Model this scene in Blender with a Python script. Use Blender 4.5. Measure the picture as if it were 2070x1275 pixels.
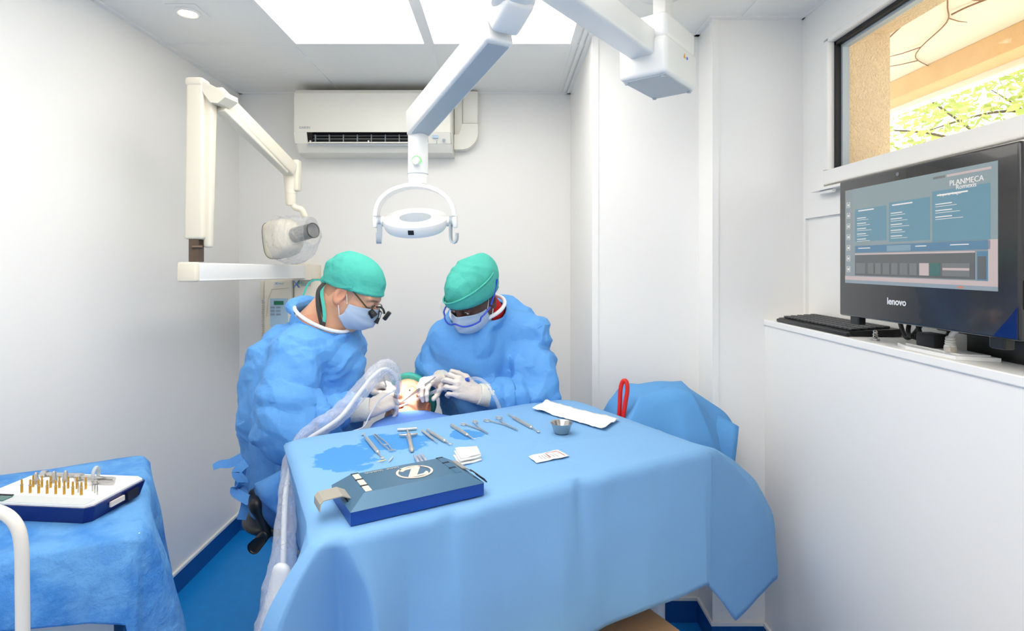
import bpy, bmesh, math, random
import numpy as np
from mathutils import Vector, Matrix, noise as mnoise

for o in list(bpy.data.objects):
    bpy.data.objects.remove(o, do_unlink=True)
scene = bpy.context.scene
COL = scene.collection
PI = math.pi

# ------------------------------------------------------------------ camera, world, lights, exposure
W, H, F = 2070, 1275, 1135.0
VX, VY = 1020.0, 530.0                 # vanishing point of the depth lines
CZ = 1.471                             # camera height
cam_d = bpy.data.cameras.new('camera')
cam = bpy.data.objects.new('camera', cam_d)
COL.objects.link(cam)
cam.location = (0, 0, CZ)
cam.rotation_euler = (PI / 2, 0, 0)
cam_d.sensor_width = 36
cam_d.lens = F / W * 36
cam_d.shift_x = (W / 2 - VX) / W
cam_d.shift_y = -(H / 2 - VY) / W
cam_d.clip_start = 0.02
scene.camera = cam

world = bpy.data.worlds.new('world')
scene.world = world
world.use_nodes = True
wn = world.node_tree.nodes
wn['Background'].inputs[0].default_value = (0.92, 0.96, 1.0, 1)
wn['Background'].inputs[1].default_value = 2.4

sun_d = bpy.data.lights.new('sun', 'SUN')
sun_d.energy = 3.5
sun_d.angle = 0.02
sun_d.color = (1.0, 0.94, 0.84)
sun = bpy.data.objects.new('sun', sun_d)
COL.objects.link(sun)
sun.rotation_euler = (math.radians(30), math.radians(20), 0)

vs = scene.view_settings
vs.view_transform = 'Standard'
vs.look = 'None'
vs.gamma = 1
vs.use_curve_mapping = False
vs.exposure = 0.09
PANEL_STRENGTH = 3.75

# ------------------------------------------------------------------ helpers
def P(px, py, d):
    """point of the photograph at distance d from the camera plane"""
    return Vector(((px - VX) * d / F, d, CZ - (py - VY) * d / F))

def T(px, py, z):
    """point of the photograph on the horizontal plane z"""
    d = F * (CZ - z) / (py - VY)
    return Vector(((px - VX) * d / F, d, z))

def lin(c):
    out = []
    for v in c[:3]:
        v = v / 255.0
        out.append(v / 12.92 if v <= 0.04045 else ((v + 0.055) / 1.055) ** 2.4)
    return tuple(out) + (1.0,)

MATS = {}
def M(name, rgb, rough=0.5, metal=0.0, var=0.04, vscale=8.0, bump=0.0, bscale=60.0,
      alpha=None, emit=0.0, spec=0.5, sub=0.0, sheen=0.0, attr=None, coat=0.0):
    if name in MATS:
        return MATS[name]
    m = bpy.data.materials.new(name)
    m.use_nodes = True
    nt = m.node_tree
    n, l = nt.nodes, nt.links
    b = n['Principled BSDF']
    c = lin(rgb)
    tc = n.new('ShaderNodeTexCoord')
    nz = n.new('ShaderNodeTexNoise')
    nz.inputs['Scale'].default_value = vscale
    nz.inputs['Detail'].default_value = 3
    l.new(tc.outputs['Object'], nz.inputs['Vector'])
    mx = n.new('ShaderNodeMix')
    mx.data_type = 'RGBA'
    mx.inputs['A'].default_value = tuple(v * (1 - var) for v in c[:3]) + (1,)
    mx.inputs['B'].default_value = tuple(min(1, v * (1 + var)) for v in c[:3]) + (1,)
    l.new(nz.outputs['Fac'], mx.inputs['Factor'])
    colout = mx.outputs['Result']
    if attr:
        at = n.new('ShaderNodeAttribute')
        at.attribute_name = attr
        m2 = n.new('ShaderNodeMix')
        m2.data_type = 'RGBA'
        m2.inputs['Factor'].default_value = 1.0
        m2.blend_type = 'MULTIPLY'
        l.new(colout, m2.inputs['A'])
        l.new(at.outputs['Color'], m2.inputs['B'])
        colout = m2.outputs['Result']
    l.new(colout, b.inputs['Base Color'])
    b.inputs['Roughness'].default_value = rough
    b.inputs['Metallic'].default_value = metal
    b.inputs['Specular IOR Level'].default_value = spec
    if sub:
        b.inputs['Subsurface Weight'].default_value = sub
        b.inputs['Subsurface Radius'].default_value = (0.01, 0.005, 0.003)
    if sheen:
        b.inputs['Sheen Weight'].default_value = sheen
    if coat:
        b.inputs['Coat Weight'].default_value = coat
    if alpha is not None:
        b.inputs['Alpha'].default_value = alpha
    if emit:
        l.new(colout, b.inputs['Emission Color'])
        b.inputs['Emission Strength'].default_value = emit
    if bump:
        nb = n.new('ShaderNodeTexNoise')
        nb.inputs['Scale'].default_value = bscale
        nb.inputs['Detail'].default_value = 4
        l.new(tc.outputs['Object'], nb.inputs['Vector'])
        bp = n.new('ShaderNodeBump')
        bp.inputs['Strength'].default_value = bump
        bp.inputs['Distance'].default_value = 0.01
        l.new(nb.outputs['Fac'], bp.inputs['Height'])
        l.new(bp.outputs['Normal'], b.inputs['Normal'])
    MATS[name] = m
    return m

def M_film(name, rgb, opacity=0.25, rough=0.12, bscale=45.0, bump=0.8, stretch=(1, 1, 1), gloss=1.0, edge=0.5):
    """thin clear plastic film: mostly see-through, crinkled highlights"""
    if name in MATS:
        return MATS[name]
    m = bpy.data.materials.new(name)
    m.use_nodes = True
    nt = m.node_tree
    n, l = nt.nodes, nt.links
    n.remove(n['Principled BSDF'])
    out = n['Material Output']
    tr = n.new('ShaderNodeBsdfTransparent')
    tr.inputs[0].default_value = (0.97, 0.98, 1, 1)
    df = n.new('ShaderNodeBsdfPrincipled')
    df.inputs['Base Color'].default_value = lin(rgb)
    df.inputs['Roughness'].default_value = rough
    df.inputs['Specular IOR Level'].default_value = gloss
    tc = n.new('ShaderNodeTexCoord')
    mp = n.new('ShaderNodeMapping')
    mp.inputs['Scale'].default_value = stretch
    l.new(tc.outputs['Object'], mp.inputs['Vector'])
    nz = n.new('ShaderNodeTexVoronoi')
    nz.feature = 'DISTANCE_TO_EDGE'
    nz.inputs['Scale'].default_value = bscale
    l.new(mp.outputs['Vector'], nz.inputs['Vector'])
    nz2 = n.new('ShaderNodeTexNoise')
    nz2.inputs['Scale'].default_value = bscale * 0.8
    nz2.inputs['Detail'].default_value = 5
    l.new(mp.outputs['Vector'], nz2.inputs['Vector'])
    ad = n.new('ShaderNodeMath')
    ad.operation = 'ADD'
    l.new(nz.outputs['Distance'], ad.inputs[0])
    l.new(nz2.outputs['Fac'], ad.inputs[1])
    bp = n.new('ShaderNodeBump')
    bp.inputs['Strength'].default_value = bump
    bp.inputs['Distance'].default_value = 0.01
    l.new(ad.outputs[0], bp.inputs['Height'])
    l.new(bp.outputs['Normal'], df.inputs['Normal'])
    fr = n.new('ShaderNodeLayerWeight')
    fr.inputs['Blend'].default_value = 0.35
    l.new(bp.outputs['Normal'], fr.inputs['Normal'])
    mr = n.new('ShaderNodeMapRange')
    mr.inputs['To Min'].default_value = opacity
    mr.inputs['To Max'].default_value = min(1.0, opacity + edge)
    l.new(fr.outputs['Facing'], mr.inputs['Value'])
    ms = n.new('ShaderNodeMixShader')
    l.new(mr.outputs['Result'], ms.inputs['Fac'])
    l.new(tr.outputs[0], ms.inputs[1])
    l.new(df.outputs[0], ms.inputs[2])
    l.new(ms.outputs[0], out.inputs['Surface'])
    MATS[name] = m
    return m

LOC = {}          # world location of every parent
def link(o, parent=None):
    COL.objects.link(o)
    if parent is not None:
        o.parent = parent
    return o

def tag(o, label=None, cat=None, group=None, kind=None):
    if label: o['label'] = label
    if cat: o['category'] = cat
    if group: o['group'] = group
    if kind: o['kind'] = kind
    return o

def thing(name, loc, label, cat, group=None):
    e = bpy.data.objects.new(name, None)
    e.empty_display_size = 0.05
    e.location = loc
    link(e)
    LOC[e.name] = Vector(loc)
    return tag(e, label, cat, group)

class MB:
    """collects geometry (world or local coordinates)"""
    def __init__(self):
        self.v, self.f = [], []
    def add(self, vs_, fs_):
        b = len(self.v)
        self.v.extend(Vector(v) for v in vs_)
        self.f.extend([tuple(i + b for i in f) for f in fs_])
        return self
    def box(self, x0, x1, y0, y1, z0, z1, bev=0.0, seg=2):
        bm = bmesh.new()
        bmesh.ops.create_cube(bm, size=1)
        for v in bm.verts:
            v.co = Vector(((x0 + x1) / 2 + v.co.x * (x1 - x0), (y0 + y1) / 2 + v.co.y * (y1 - y0), (z0 + z1) / 2 + v.co.z * (z1 - z0)))
        if bev > 0:
            bmesh.ops.bevel(bm, geom=bm.edges[:], offset=bev, segments=seg, affect='EDGES', profile=0.5)
        return self.bm(bm)
    def bm(self, bm, mat=None):
        bm.verts.index_update()
        vs_ = [(mat @ v.co) if mat else v.co.copy() for v in bm.verts]
        self.add(vs_, [[v.index for v in f.verts] for f in bm.faces])
        bm.free()
        return self
    def obox(self, c, ax, ay, az, sx, sy, sz, bev=0.0, seg=2):
        """box with centre c, unit axes and full sizes"""
        m = MB().box(-sx / 2, sx / 2, -sy / 2, sy / 2, -sz / 2, sz / 2, bev, seg)
        R = Matrix((Vector(ax), Vector(ay), Vector(az))).transposed().to_4x4()
        R.translation = Vector(c)
        return self.addmb(m, R)
    def addmb(self, m, mat=None):
        return self.add([(mat @ v) if mat else v for v in m.v], m.f)
    def beam(self, a, b, w, h, w2=None, h2=None, up=(0, 0, 1), bev=0.0):
        """rectangular bar from a to b, width w (sideways) and height h, optionally tapering"""
        a, b = Vector(a), Vector(b)
        d = (b - a).normalized()
        s = d.cross(Vector(up)).normalized()
        u = s.cross(d).normalized()
        w2 = w if w2 is None else w2
        h2 = h if h2 is None else h2
        bm = bmesh.new()
        vv = []
        for p, ww, hh in ((a, w, h), (b, w2, h2)):
            for sx, sz in ((-1, -1), (1, -1), (1, 1), (-1, 1)):
                vv.append(bm.verts.new(p + s * sx * ww / 2 + u * sz * hh / 2))
        for f in ((3, 2, 1, 0), (4, 5, 6, 7), (0, 1, 5, 4), (1, 2, 6, 5), (2, 3, 7, 6), (3, 0, 4, 7)):
            bm.faces.new([vv[i] for i in f])
        if bev:
            bmesh.ops.bevel(bm, geom=bm.edges[:], offset=bev, segments=3, affect='EDGES', profile=0.5)
        return self.bm(bm)
    def tube(self, pts, r, n=12, caps=True, closed=False):
        pts = [Vector(p) for p in pts]
        rs = r if isinstance(r, (list, tuple)) else [r] * len(pts)
        N = len(pts)
        base = len(self.v)
        t0 = (pts[1] - pts[0]).normalized()
        ref = Vector((0, 0, 1)) if abs(t0.z) < 0.9 else Vector((1, 0, 0))
        nrm = (ref - t0 * ref.dot(t0)).normalized()
        for i, p in enumerate(pts):
            if closed:
                t = (pts[(i + 1) % N] - pts[i - 1]).normalized()
            else:
                t = (pts[min(i + 1, N - 1)] - pts[max(i - 1, 0)]).normalized()
            nrm = (nrm - t * nrm.dot(t)).normalized()
            bn = t.cross(nrm)
            for k in range(n):
                a = 2 * PI * k / n
                self.v.append(p + (nrm * math.cos(a) + bn * math.sin(a)) * rs[i])
        segs = N if closed else N - 1
        for i in range(segs):
            j = (i + 1) % N
            for k in range(n):
                k2 = (k + 1) % n
                self.f.append((base + i * n + k, base + i * n + k2, base + j * n + k2, base + j * n + k))
        if caps and not closed:
            self.f.append(tuple(base + k for k in range(n))[::-1])
            self.f.append(tuple(base + (N - 1) * n + k for k in range(n)))
        return self
    def lathe(self, prof, n=24, mat=None, caps=True):
        """profile [(r,z)...] turned about z"""
        base = len(self.v)
        for r, z in prof:
            for k in range(n):
                a = 2 * PI * k / n
                v = Vector((r * math.cos(a), r * math.sin(a), z))
                self.v.append(mat @ v if mat else v)
        for i in range(len(prof) - 1):
            for k in range(n):
                k2 = (k + 1) % n
                self.f.append((base + i * n + k, base + i * n + k2, base + (i + 1) * n + k2, base + (i + 1) * n + k))
        if caps:
            self.f.append(tuple(base + k for k in range(n))[::-1])
            self.f.append(tuple(base + (len(prof) - 1) * n + k for k in range(n)))
        return self
    def prism(self, poly, z0, z1, mat=None):
        """polygon (x,y) extruded in z"""
        n = len(poly)
        vs_ = [Vector((x, y, z0)) for x, y in poly] + [Vector((x, y, z1)) for x, y in poly]
        if mat:
            vs_ = [mat @ v for v in vs_]
        fs_ = [tuple(range(n))[::-1], tuple(range(n, 2 * n))]
        fs_ += [(i, (i + 1) % n, n + (i + 1) % n, n + i) for i in range(n)]
        return self.add(vs_, fs_)
    def grid(self, rows, closed_u=False):
        """rows: list of equally long lists of points"""
        n = len(rows[0])
        vs_ = [p for r in rows for p in r]
        fs_ = []
        for i in range(len(rows) - 1):
            for k in range(n if closed_u else n - 1):
                k2 = (k + 1) % n
                fs_.append((i * n + k, i * n + k2, (i + 1) * n + k2, (i + 1) * n + k))
        return self.add(vs_, fs_)
    def ribbon(self, pts, widths, side, th=0.0012):
        pts = [Vector(p) for p in pts]
        ws = widths if isinstance(widths, (list, tuple)) else [widths] * len(pts)
        sd = side if isinstance(side, list) else [Vector(side)] * len(pts)
        ra, rb, rc, rd = [], [], [], []
        for i, p in enumerate(pts):
            t = (pts[min(i + 1, len(pts) - 1)] - pts[max(i - 1, 0)]).normalized()
            s = Vector(sd[i])
            s = (s - t * s.dot(t)).normalized()
            nn = t.cross(s)
            ra.append(p + s * ws[i] / 2 + nn * th / 2)
            rb.append(p - s * ws[i] / 2 + nn * th / 2)
            rc.append(p - s * ws[i] / 2 - nn * th / 2)
            rd.append(p + s * ws[i] / 2 - nn * th / 2)
        rows = [[ra[i], rb[i], rc[i], rd[i]] for i in range(len(pts))]
        b = len(self.v)
        self.grid(rows, closed_u=True)
        n = len(pts)
        self.f.append((b, b + 1, b + 2, b + 3))
        self.f.append(tuple(b + (n - 1) * 4 + k for k in (3, 2, 1, 0)))
        return self
    def sphere(self, c, r, u=16, v=10, R=None):
        r = r if isinstance(r, (tuple, list)) else (r, r, r)
        prof = []
        rows = []
        for i in range(v + 1):
            a = PI * i / v
            row = []
            for k in range(u):
                t = 2 * PI * k / u
                q = Vector((r[0] * math.sin(a) * math.cos(t), r[1] * math.sin(a) * math.sin(t), r[2] * math.cos(a)))
                row.append(Vector(c) + ((R @ q) if R else q))
            rows.append(row)
        return self.grid(rows, closed_u=True)
    def text(self, s, size, mat, ext=0.0005, bold=0.0, align='CENTER'):
        cu = bpy.data.curves.new('lettering', 'FONT')
        cu.body = s
        cu.size = size
        cu.extrude = ext
        cu.offset = bold
        cu.align_x = align
        cu.align_y = 'CENTER'
        cu.resolution_u = 3
        ob = bpy.data.objects.new('lettering', cu)
        COL.objects.link(ob)
        dg = bpy.context.evaluated_depsgraph_get()
        dg.update()
        me = bpy.data.meshes.new_from_object(ob.evaluated_get(dg))
        self.add([mat @ v.co for v in me.vertices], [tuple(p.vertices) for p in me.polygons])
        bpy.data.objects.remove(ob, do_unlink=True)
        bpy.data.curves.remove(cu)
        bpy.data.meshes.remove(me)
        return self
    def xf(self, mat):
        self.v = [mat @ v for v in self.v]
        return self
    def build(self, name, mat, parent=None, smooth=False, local=False, fix=True, angle=40):
        me = bpy.data.meshes.new(name)
        off = Vector((0, 0, 0))
        if parent is not None and not local:
            off = LOC.get(parent.name, Vector((0, 0, 0)))
        me.from_pydata([tuple(v - off) for v in self.v], [], self.f)
        me.validate()
        if fix:
            bm = bmesh.new()
            bm.from_mesh(me)
            bmesh.ops.recalc_face_normals(bm, faces=bm.faces[:])
            bm.to_mesh(me)
            bm.free()
        if mat: me.materials.append(mat)
        if smooth:
            for p in me.polygons: p.use_smooth = True
            if angle < 180:
                try:
                    me.set_sharp_from_angle(angle=math.radians(angle))
                except Exception:
                    pass
        o = bpy.data.objects.new(name, me)
        link(o, parent)
        # a mesh parent of sub-parts keeps the frame of its own parent
        LOC[o.name] = off
        return o

def spline(pts, n=8):
    """catmull-rom through pts"""
    pts = [Vector(p) for p in pts]
    out = []
    for i in range(len(pts) - 1):
        p0 = pts[max(i - 1, 0)]; p1 = pts[i]; p2 = pts[i + 1]; p3 = pts[min(i + 2, len(pts) - 1)]
        for k in range(n):
            t = k / n
            out.append(0.5 * ((2 * p1) + (p2 - p0) * t + (2 * p0 - 5 * p1 + 4 * p2 - p3) * t * t + (3 * p1 - p0 - 3 * p2 + p3) * t ** 3))
    out.append(pts[-1])
    return out

def frame(origin, x, z):
    """matrix whose x axis is x and whose z axis is close to z"""
    x = Vector(x).normalized()
    z = Vector(z)
    z = (z - x * z.dot(x)).normalized()
    y = z.cross(x)
    m = Matrix((x, y, z)).transposed().to_4x4()
    m.translation = Vector(origin)
    return m

# ---- numpy noise and signed-distance sculpting
def vnoise(p, seed=0):
    p = np.asarray(p, dtype=np.float64)
    i = np.floor(p).astype(np.int64)
    f = p - i
    f = f * f * (3 - 2 * f)
    def h(ix, iy, iz):
        n = (ix * 374761393 + iy * 668265263 + iz * 2147483647 + seed * 1274126177) & 0x7fffffff
        n = ((n ^ (n >> 13)) * 1274126177) & 0x7fffffff
        return ((n ^ (n >> 16)) & 0xffff) / 65535.0
    x, y, z = i[..., 0], i[..., 1], i[..., 2]
    fx, fy, fz = f[..., 0], f[..., 1], f[..., 2]
    c00 = h(x, y, z) * (1 - fx) + h(x + 1, y, z) * fx
    c10 = h(x, y + 1, z) * (1 - fx) + h(x + 1, y + 1, z) * fx
    c01 = h(x, y, z + 1) * (1 - fx) + h(x + 1, y, z + 1) * fx
    c11 = h(x, y + 1, z + 1) * (1 - fx) + h(x + 1, y + 1, z + 1) * fx
    return (c00 * (1 - fy) + c10 * fy) * (1 - fz) + (c01 * (1 - fy) + c11 * fy) * fz

def tri(x):
    return np.abs((x % 1.0) - 0.5) * 4 - 1

def crumple(p, seed, amp, freq, n=6, bias=(1, 1, 1)):
    """crisp flat-sided creases of stiff non-woven cloth"""
    rng = np.random.RandomState(seed)
    out = np.zeros(len(p))
    for k in range(n):
        d = rng.normal(size=3) * np.array(bias)
        d /= np.linalg.norm(d)
        fr = freq * rng.uniform(0.6, 1.7)
        warp = vnoise(p * fr * 0.55 + k * 7.3, seed + k) * 2.2
        mask = np.clip((vnoise(p * freq * 0.5 + 31 * k, seed + 50 + k) - 0.38) * 3.2, 0, 1)
        out += amp / (0.5 + fr / freq) * mask * tri(p @ d * fr + warp)
    return out

def worley(p, seed=0):
    """distances to the two nearest jittered lattice points"""
    i = np.floor(p).astype(np.int64)
    f1 = np.full(len(p), 9.0); f2 = np.full(len(p), 9.0)
    for dx in (-1, 0, 1):
        for dy in (-1, 0, 1):
            for dz in (-1, 0, 1):
                c = i + np.array([dx, dy, dz])
                n = (c[:, 0] * 374761393 + c[:, 1] * 668265263 + c[:, 2] * 1442695041 + seed * 974126177) & 0x7fffffff
                pt = np.empty((len(p), 3))
                for k in range(3):
                    n = ((n ^ (n >> 13)) * 1274126177 + 12345 * (k + 1)) & 0x7fffffff
                    pt[:, k] = c[:, k] + ((n >> 7) & 0xffff) / 65535.0
                d = np.sqrt(((p - pt) ** 2).sum(1))
                m = d < f1
                f2 = np.where(m, f1, np.minimum(f2, d)); f1 = np.where(m, d, f1)
    return f1, f2

def facets(p, seed, amp, cells):
    """hollow facets meeting in crisp ridges"""
    w = np.stack([vnoise(p * 3.5 + k * 17.7, seed + k) for k in range(3)], 1) - .5
    f1, f2 = worley((p + w * .16) * np.array(cells), seed)
    return -amp * np.minimum(f2 - f1, .7)

def axis(lo, hi, h, fine=None, hf=None):
    """grid line positions, finer between fine[0] and fine[1]"""
    if fine is None:
        return np.arange(lo, hi + h, h)
    a = list(np.arange(lo, fine[0], h)) + list(np.arange(fine[0], fine[1], hf)) + list(np.arange(fine[1], hi + h, h))
    return np.array(a)

class SDF:
    def __init__(self, lo, hi, h, fine=None, hf=None):
        f = fine or [None] * 3
        self.ax = [axis(lo[i], hi[i], h, f[i], hf) for i in range(3)]
        self.h = h
        self.F = np.full([len(a) for a in self.ax], 10.0, dtype=np.float32)
    def _sl(self, lo, hi):
        sl = []
        for i in range(3):
            a = np.searchsorted(self.ax[i], lo[i]); b = np.searchsorted(self.ax[i], hi[i])
            sl.append(slice(max(a - 1, 0), min(b + 1, len(self.ax[i]))))
        X, Y, Z = np.meshgrid(*[self.ax[i][sl[i]] for i in range(3)], indexing='ij')
        return tuple(sl), np.stack([X, Y, Z], -1)
    def _put(self, sl, d, k, op):
        a = self.F[sl]
        if op == 'u':
            hh = np.maximum(k - np.abs(a - d), 0) / max(k, 1e-6)
            self.F[sl] = np.minimum(a, d) - hh * hh * k * 0.25
        elif op == 's':
            d = -d
            hh = np.maximum(k - np.abs(a - d), 0) / max(k, 1e-6)
            self.F[sl] = np.maximum(a, d) + hh * hh * k * 0.25
        elif op == 'i':
            self.F[sl] = np.maximum(a, d)
    def cap(self, a, b, ra, rb=None, k=0.02, op='u', fold=None, flat=None):
        rb = ra if rb is None else rb
        a, b = np.array(a, float), np.array(b, float)
        m = max(ra, rb) + k + 3 * self.h + (fold[0] if fold else 0)
        sl, p = self._sl(np.minimum(a, b) - m, np.maximum(a, b) + m)
        if p.size == 0: return
        ab = b - a
        L2 = max(ab @ ab, 1e-12)
        t = np.clip(((p - a) @ ab) / L2, 0, 1)
        q = p - a - t[..., None] * ab
        if flat is not None:
            nv, s = np.array(flat[0], float), flat[1]
            nv = nv / np.linalg.norm(nv)
            dn = q @ nv
            q = q + (dn * (1 / s - 1))[..., None] * nv
        r = ra + (rb - ra) * t
        if fold:
            amp, fr, seed = fold
            L = math.sqrt(L2)
            r = r + amp * tri(t * L * fr + 1.1 * vnoise(p * 11, seed) + 0.5 * vnoise(p * 4, seed + 3))
        d = np.sqrt((q * q).sum(-1)) - r
        if flat is not None: d = d * min(1.0, flat[1] * 1.2)
        self._put(sl, d, k, op)
    def ell(self, c, r, R=None, k=0.02, op='u'):
        c, r = np.array(c, float), np.array(r, float)
        m = max(r) + k + 3 * self.h
        sl, p = self._sl(c - m, c + m)
        if p.size == 0: return
        q = p - c
        if R is not None: q = q @ np.array(R)
        k0 = np.sqrt(((q / r) ** 2).sum(-1))
        k1 = np.sqrt(((q / (r * r)) ** 2).sum(-1)) + 1e-9
        self._put(sl, k0 * (k0 - 1) / k1, k, op)
    def plane(self, n, point):
        """keep the side opposite to n"""
        n = np.array(n, float); n = n / np.linalg.norm(n)
        X, Y, Z = np.meshgrid(*self.ax, indexing='ij')
        d = (X - point[0]) * n[0] + (Y - point[1]) * n[1] + (Z - point[2]) * n[2]
        self.F = np.maximum(self.F, d).astype(np.float32)
    def mesh(self):
        Fd = self.F
        s = Fd < 0
        corners = [(i, j, k) for i in (0, 1) for j in (0, 1) for k in (0, 1)]
        n = [d - 1 for d in Fd.shape]
        cnt = np.zeros(n, dtype=np.int8)
        for (i, j, k) in corners:
            cnt += s[i:i + n[0], j:j + n[1], k:k + n[2]]
        act = (cnt > 0) & (cnt < 8)
        idx = np.argwhere(act)
        vid = -np.ones(n, dtype=np.int64)
        vid[act] = np.arange(len(idx))
        val = {c: Fd[idx[:, 0] + c[0], idx[:, 1] + c[1], idx[:, 2] + c[2]] for c in corners}
        acc = np.zeros((len(idx), 3)); num = np.zeros(len(idx))
        for c in corners:
            for a in range(3):
                if c[a] == 0:
                    e = list(c); e[a] = 1; e = tuple(e)
                    v0, v1 = val[c], val[e]
                    cr = (v0 < 0) != (v1 < 0)
                    t = np.where(cr, v0 / np.where(cr, v0 - v1, 1), 0)
                    pt = np.tile(np.array(c, float), (len(idx), 1))
                    pt[:, a] = t
                    acc += pt * cr[:, None]; num += cr
        fr = acc / num[:, None]
        pos = np.zeros_like(fr)
        for a in range(3):
            ax = self.ax[a]
            pos[:, a] = ax[idx[:, a]] + fr[:, a] * (ax[idx[:, a] + 1] - ax[idx[:, a]])
        faces = []
        for a in range(3):
            b, c = (a + 1) % 3, (a + 2) % 3
            s0 = [slice(None)] * 3; s1 = [slice(None)] * 3
            s0[a] = slice(0, -1); s1[a] = slice(1, None)
            ch = s[tuple(s0)] != s[tuple(s1)]
            e = np.argwhere(ch)
            ok = (e[:, b] > 0) & (e[:, c] > 0) & (e[:, b] < Fd.shape[b] - 1) & (e[:, c] < Fd.shape[c] - 1)
            e = e[ok]
            def cell(db, dc):
                q = e.copy(); q[:, b] += db; q[:, c] += dc
                return vid[q[:, 0], q[:, 1], q[:, 2]]
            q4 = np.stack([cell(-1, -1), cell(0, -1), cell(0, 0), cell(-1, 0)], 1)
            inside = s[tuple(e.T)]
            q4[~inside] = q4[~inside][:, ::-1]
            faces.append(q4)
        faces = np.concatenate(faces)
        faces = faces[(faces >= 0).all(1)]
        return pos, faces

def mesh_np(name, pos, faces, mat, parent=None, smooth_it=0, disp=None, color=None, smooth=True):
    """numpy mesh -> object; disp(p) pushes along the normals, color(p) gives a per-vertex tint"""
    pos = np.array(pos)
    if smooth_it:
        e = np.concatenate([faces[:, [i, (i + 1) % 4]] for i in range(4)])
        for _ in range(smooth_it):
            s = np.zeros_like(pos); c = np.zeros(len(pos))
            np.add.at(s, e[:, 0], pos[e[:, 1]]); np.add.at(c, e[:, 0], 1)
            np.add.at(s, e[:, 1], pos[e[:, 0]]); np.add.at(c, e[:, 1], 1)
            pos = pos * 0.5 + 0.5 * s / np.maximum(c, 1)[:, None]
    if disp is not None:
        a, b, c_, d_ = (pos[faces[:, i]] for i in range(4))
        fn = np.cross(c_ - a, d_ - b)
        nr = np.zeros_like(pos)
        for i in range(4): np.add.at(nr, faces[:, i], fn)
        nr /= np.linalg.norm(nr, axis=1)[:, None] + 1e-12
        pos = pos + nr * disp(pos)[:, None]
    off = LOC.get(parent.name, Vector((0, 0, 0))) if parent is not None else Vector((0, 0, 0))
    me = bpy.data.meshes.new(name)
    me.vertices.add(len(pos))
    me.vertices.foreach_set('co', (pos - np.array(off)).astype(np.float32).ravel())
    me.loops.add(len(faces) * 4)
    me.loops.foreach_set('vertex_index', faces.astype(np.int32).ravel())
    me.polygons.add(len(faces))
    me.polygons.foreach_set('loop_start', np.arange(0, len(faces) * 4, 4, dtype=np.int32))
    me.polygons.foreach_set('use_smooth', np.full(len(faces), smooth))
    me.update(calc_edges=True)
    if color is not None:
        at = me.attributes.new('tint', 'FLOAT_COLOR', 'POINT')
        cc = np.ones((len(pos), 4), dtype=np.float32)
        cc[:, :3] = color(pos)
        at.data.foreach_set('color', cc.ravel())
    me.materials.append(mat)
    o = bpy.data.objects.new(name, me)
    link(o, parent)
    LOC[o.name] = off
    return o
# ------------------------------------------------------------------ materials
m_wall = M('white wall laminate', (250, 249, 246), rough=0.32, var=0.012, vscale=3, spec=0.45)
m_ceil = M('ceiling tile', (251, 250, 245), rough=0.8, var=0.02, vscale=30, bump=0.05, bscale=300)
m_trim = M('white trim', (250, 249, 246), rough=0.35, var=0.015)
m_white = M('white plastic', (240, 241, 240), rough=0.28, var=0.015, coat=0.2)
m_cream = M('cream plastic', (241, 234, 216), rough=0.35, var=0.02)
m_ac = M('ivory plastic', (244, 242, 232), rough=0.35, var=0.015)
m_grey = M('light grey plastic', (178, 188, 196), rough=0.4, var=0.03)
m_floor = M('blue vinyl floor', (8, 138, 222), rough=0.42, var=0.1, vscale=22, bump=0.02, bscale=200, spec=0.4)
m_base = M('blue skirting', (16, 88, 160), rough=0.4, var=0.06, vscale=14)
m_black = M('black plastic', (22, 23, 25), rough=0.38, var=0.1)
m_dark = M('dark recess', (30, 31, 33), rough=0.6, var=0.2, vscale=40)
m_steel = M('steel', (196, 194, 190), rough=0.25, metal=1.0, var=0.05, vscale=30)
m_stucco = M('ochre stucco', (244, 214, 176), rough=0.95, var=0.16, vscale=90, bump=0.9, bscale=160)
m_canopy = M('white painted soffit', (244, 240, 230), rough=0.9, var=0.04, vscale=6, bump=0.1)
m_beam = M('ochre beam paint', (230, 196, 150), rough=0.9, var=0.1, vscale=10, bump=0.2)
m_vine = M('dry vine stem', (150, 112, 84), rough=0.9, var=0.2, vscale=50)
m_bark = M('bark', (110, 92, 72), rough=0.95, var=0.3, vscale=30, bump=0.5)
m_blackrub = M('black rubber', (14, 14, 15), rough=0.55, var=0.1)

def M_emit(name, rgb, s):
    m = M(name, rgb, rough=0.5, var=0.0, emit=s)
    return m
m_panel = M_emit('lit diffuser', (255, 249, 241), PANEL_STRENGTH)
m_spot = M_emit('lit downlight', (255, 238, 205), 14)

def M_glass(name):
    m = bpy.data.materials.new(name)
    m.use_nodes = True
    n, l = m.node_tree.nodes, m.node_tree.links
    n.remove(n['Principled BSDF'])
    tr = n.new('ShaderNodeBsdfTransparent'); tr.inputs[0].default_value = (0.97, 0.985, 0.98, 1)
    gl = n.new('ShaderNodeBsdfGlossy'); gl.inputs['Roughness'].default_value = 0.01
    fr = n.new('ShaderNodeLayerWeight'); fr.inputs['Blend'].default_value = 0.12
    ms = n.new('ShaderNodeMixShader')
    mr = n.new('ShaderNodeMath'); mr.operation = 'MULTIPLY'; mr.inputs[1].default_value = 0.35
    l.new(fr.outputs['Facing'], mr.inputs[0]); l.new(mr.outputs[0], ms.inputs['Fac']); l.new(tr.outputs[0], ms.inputs[1]); l.new(gl.outputs[0], ms.inputs[2])
    l.new(ms.outputs[0], n['Material Output'].inputs['Surface'])
    return m
m_glass = M_glass('clear glass')

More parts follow.
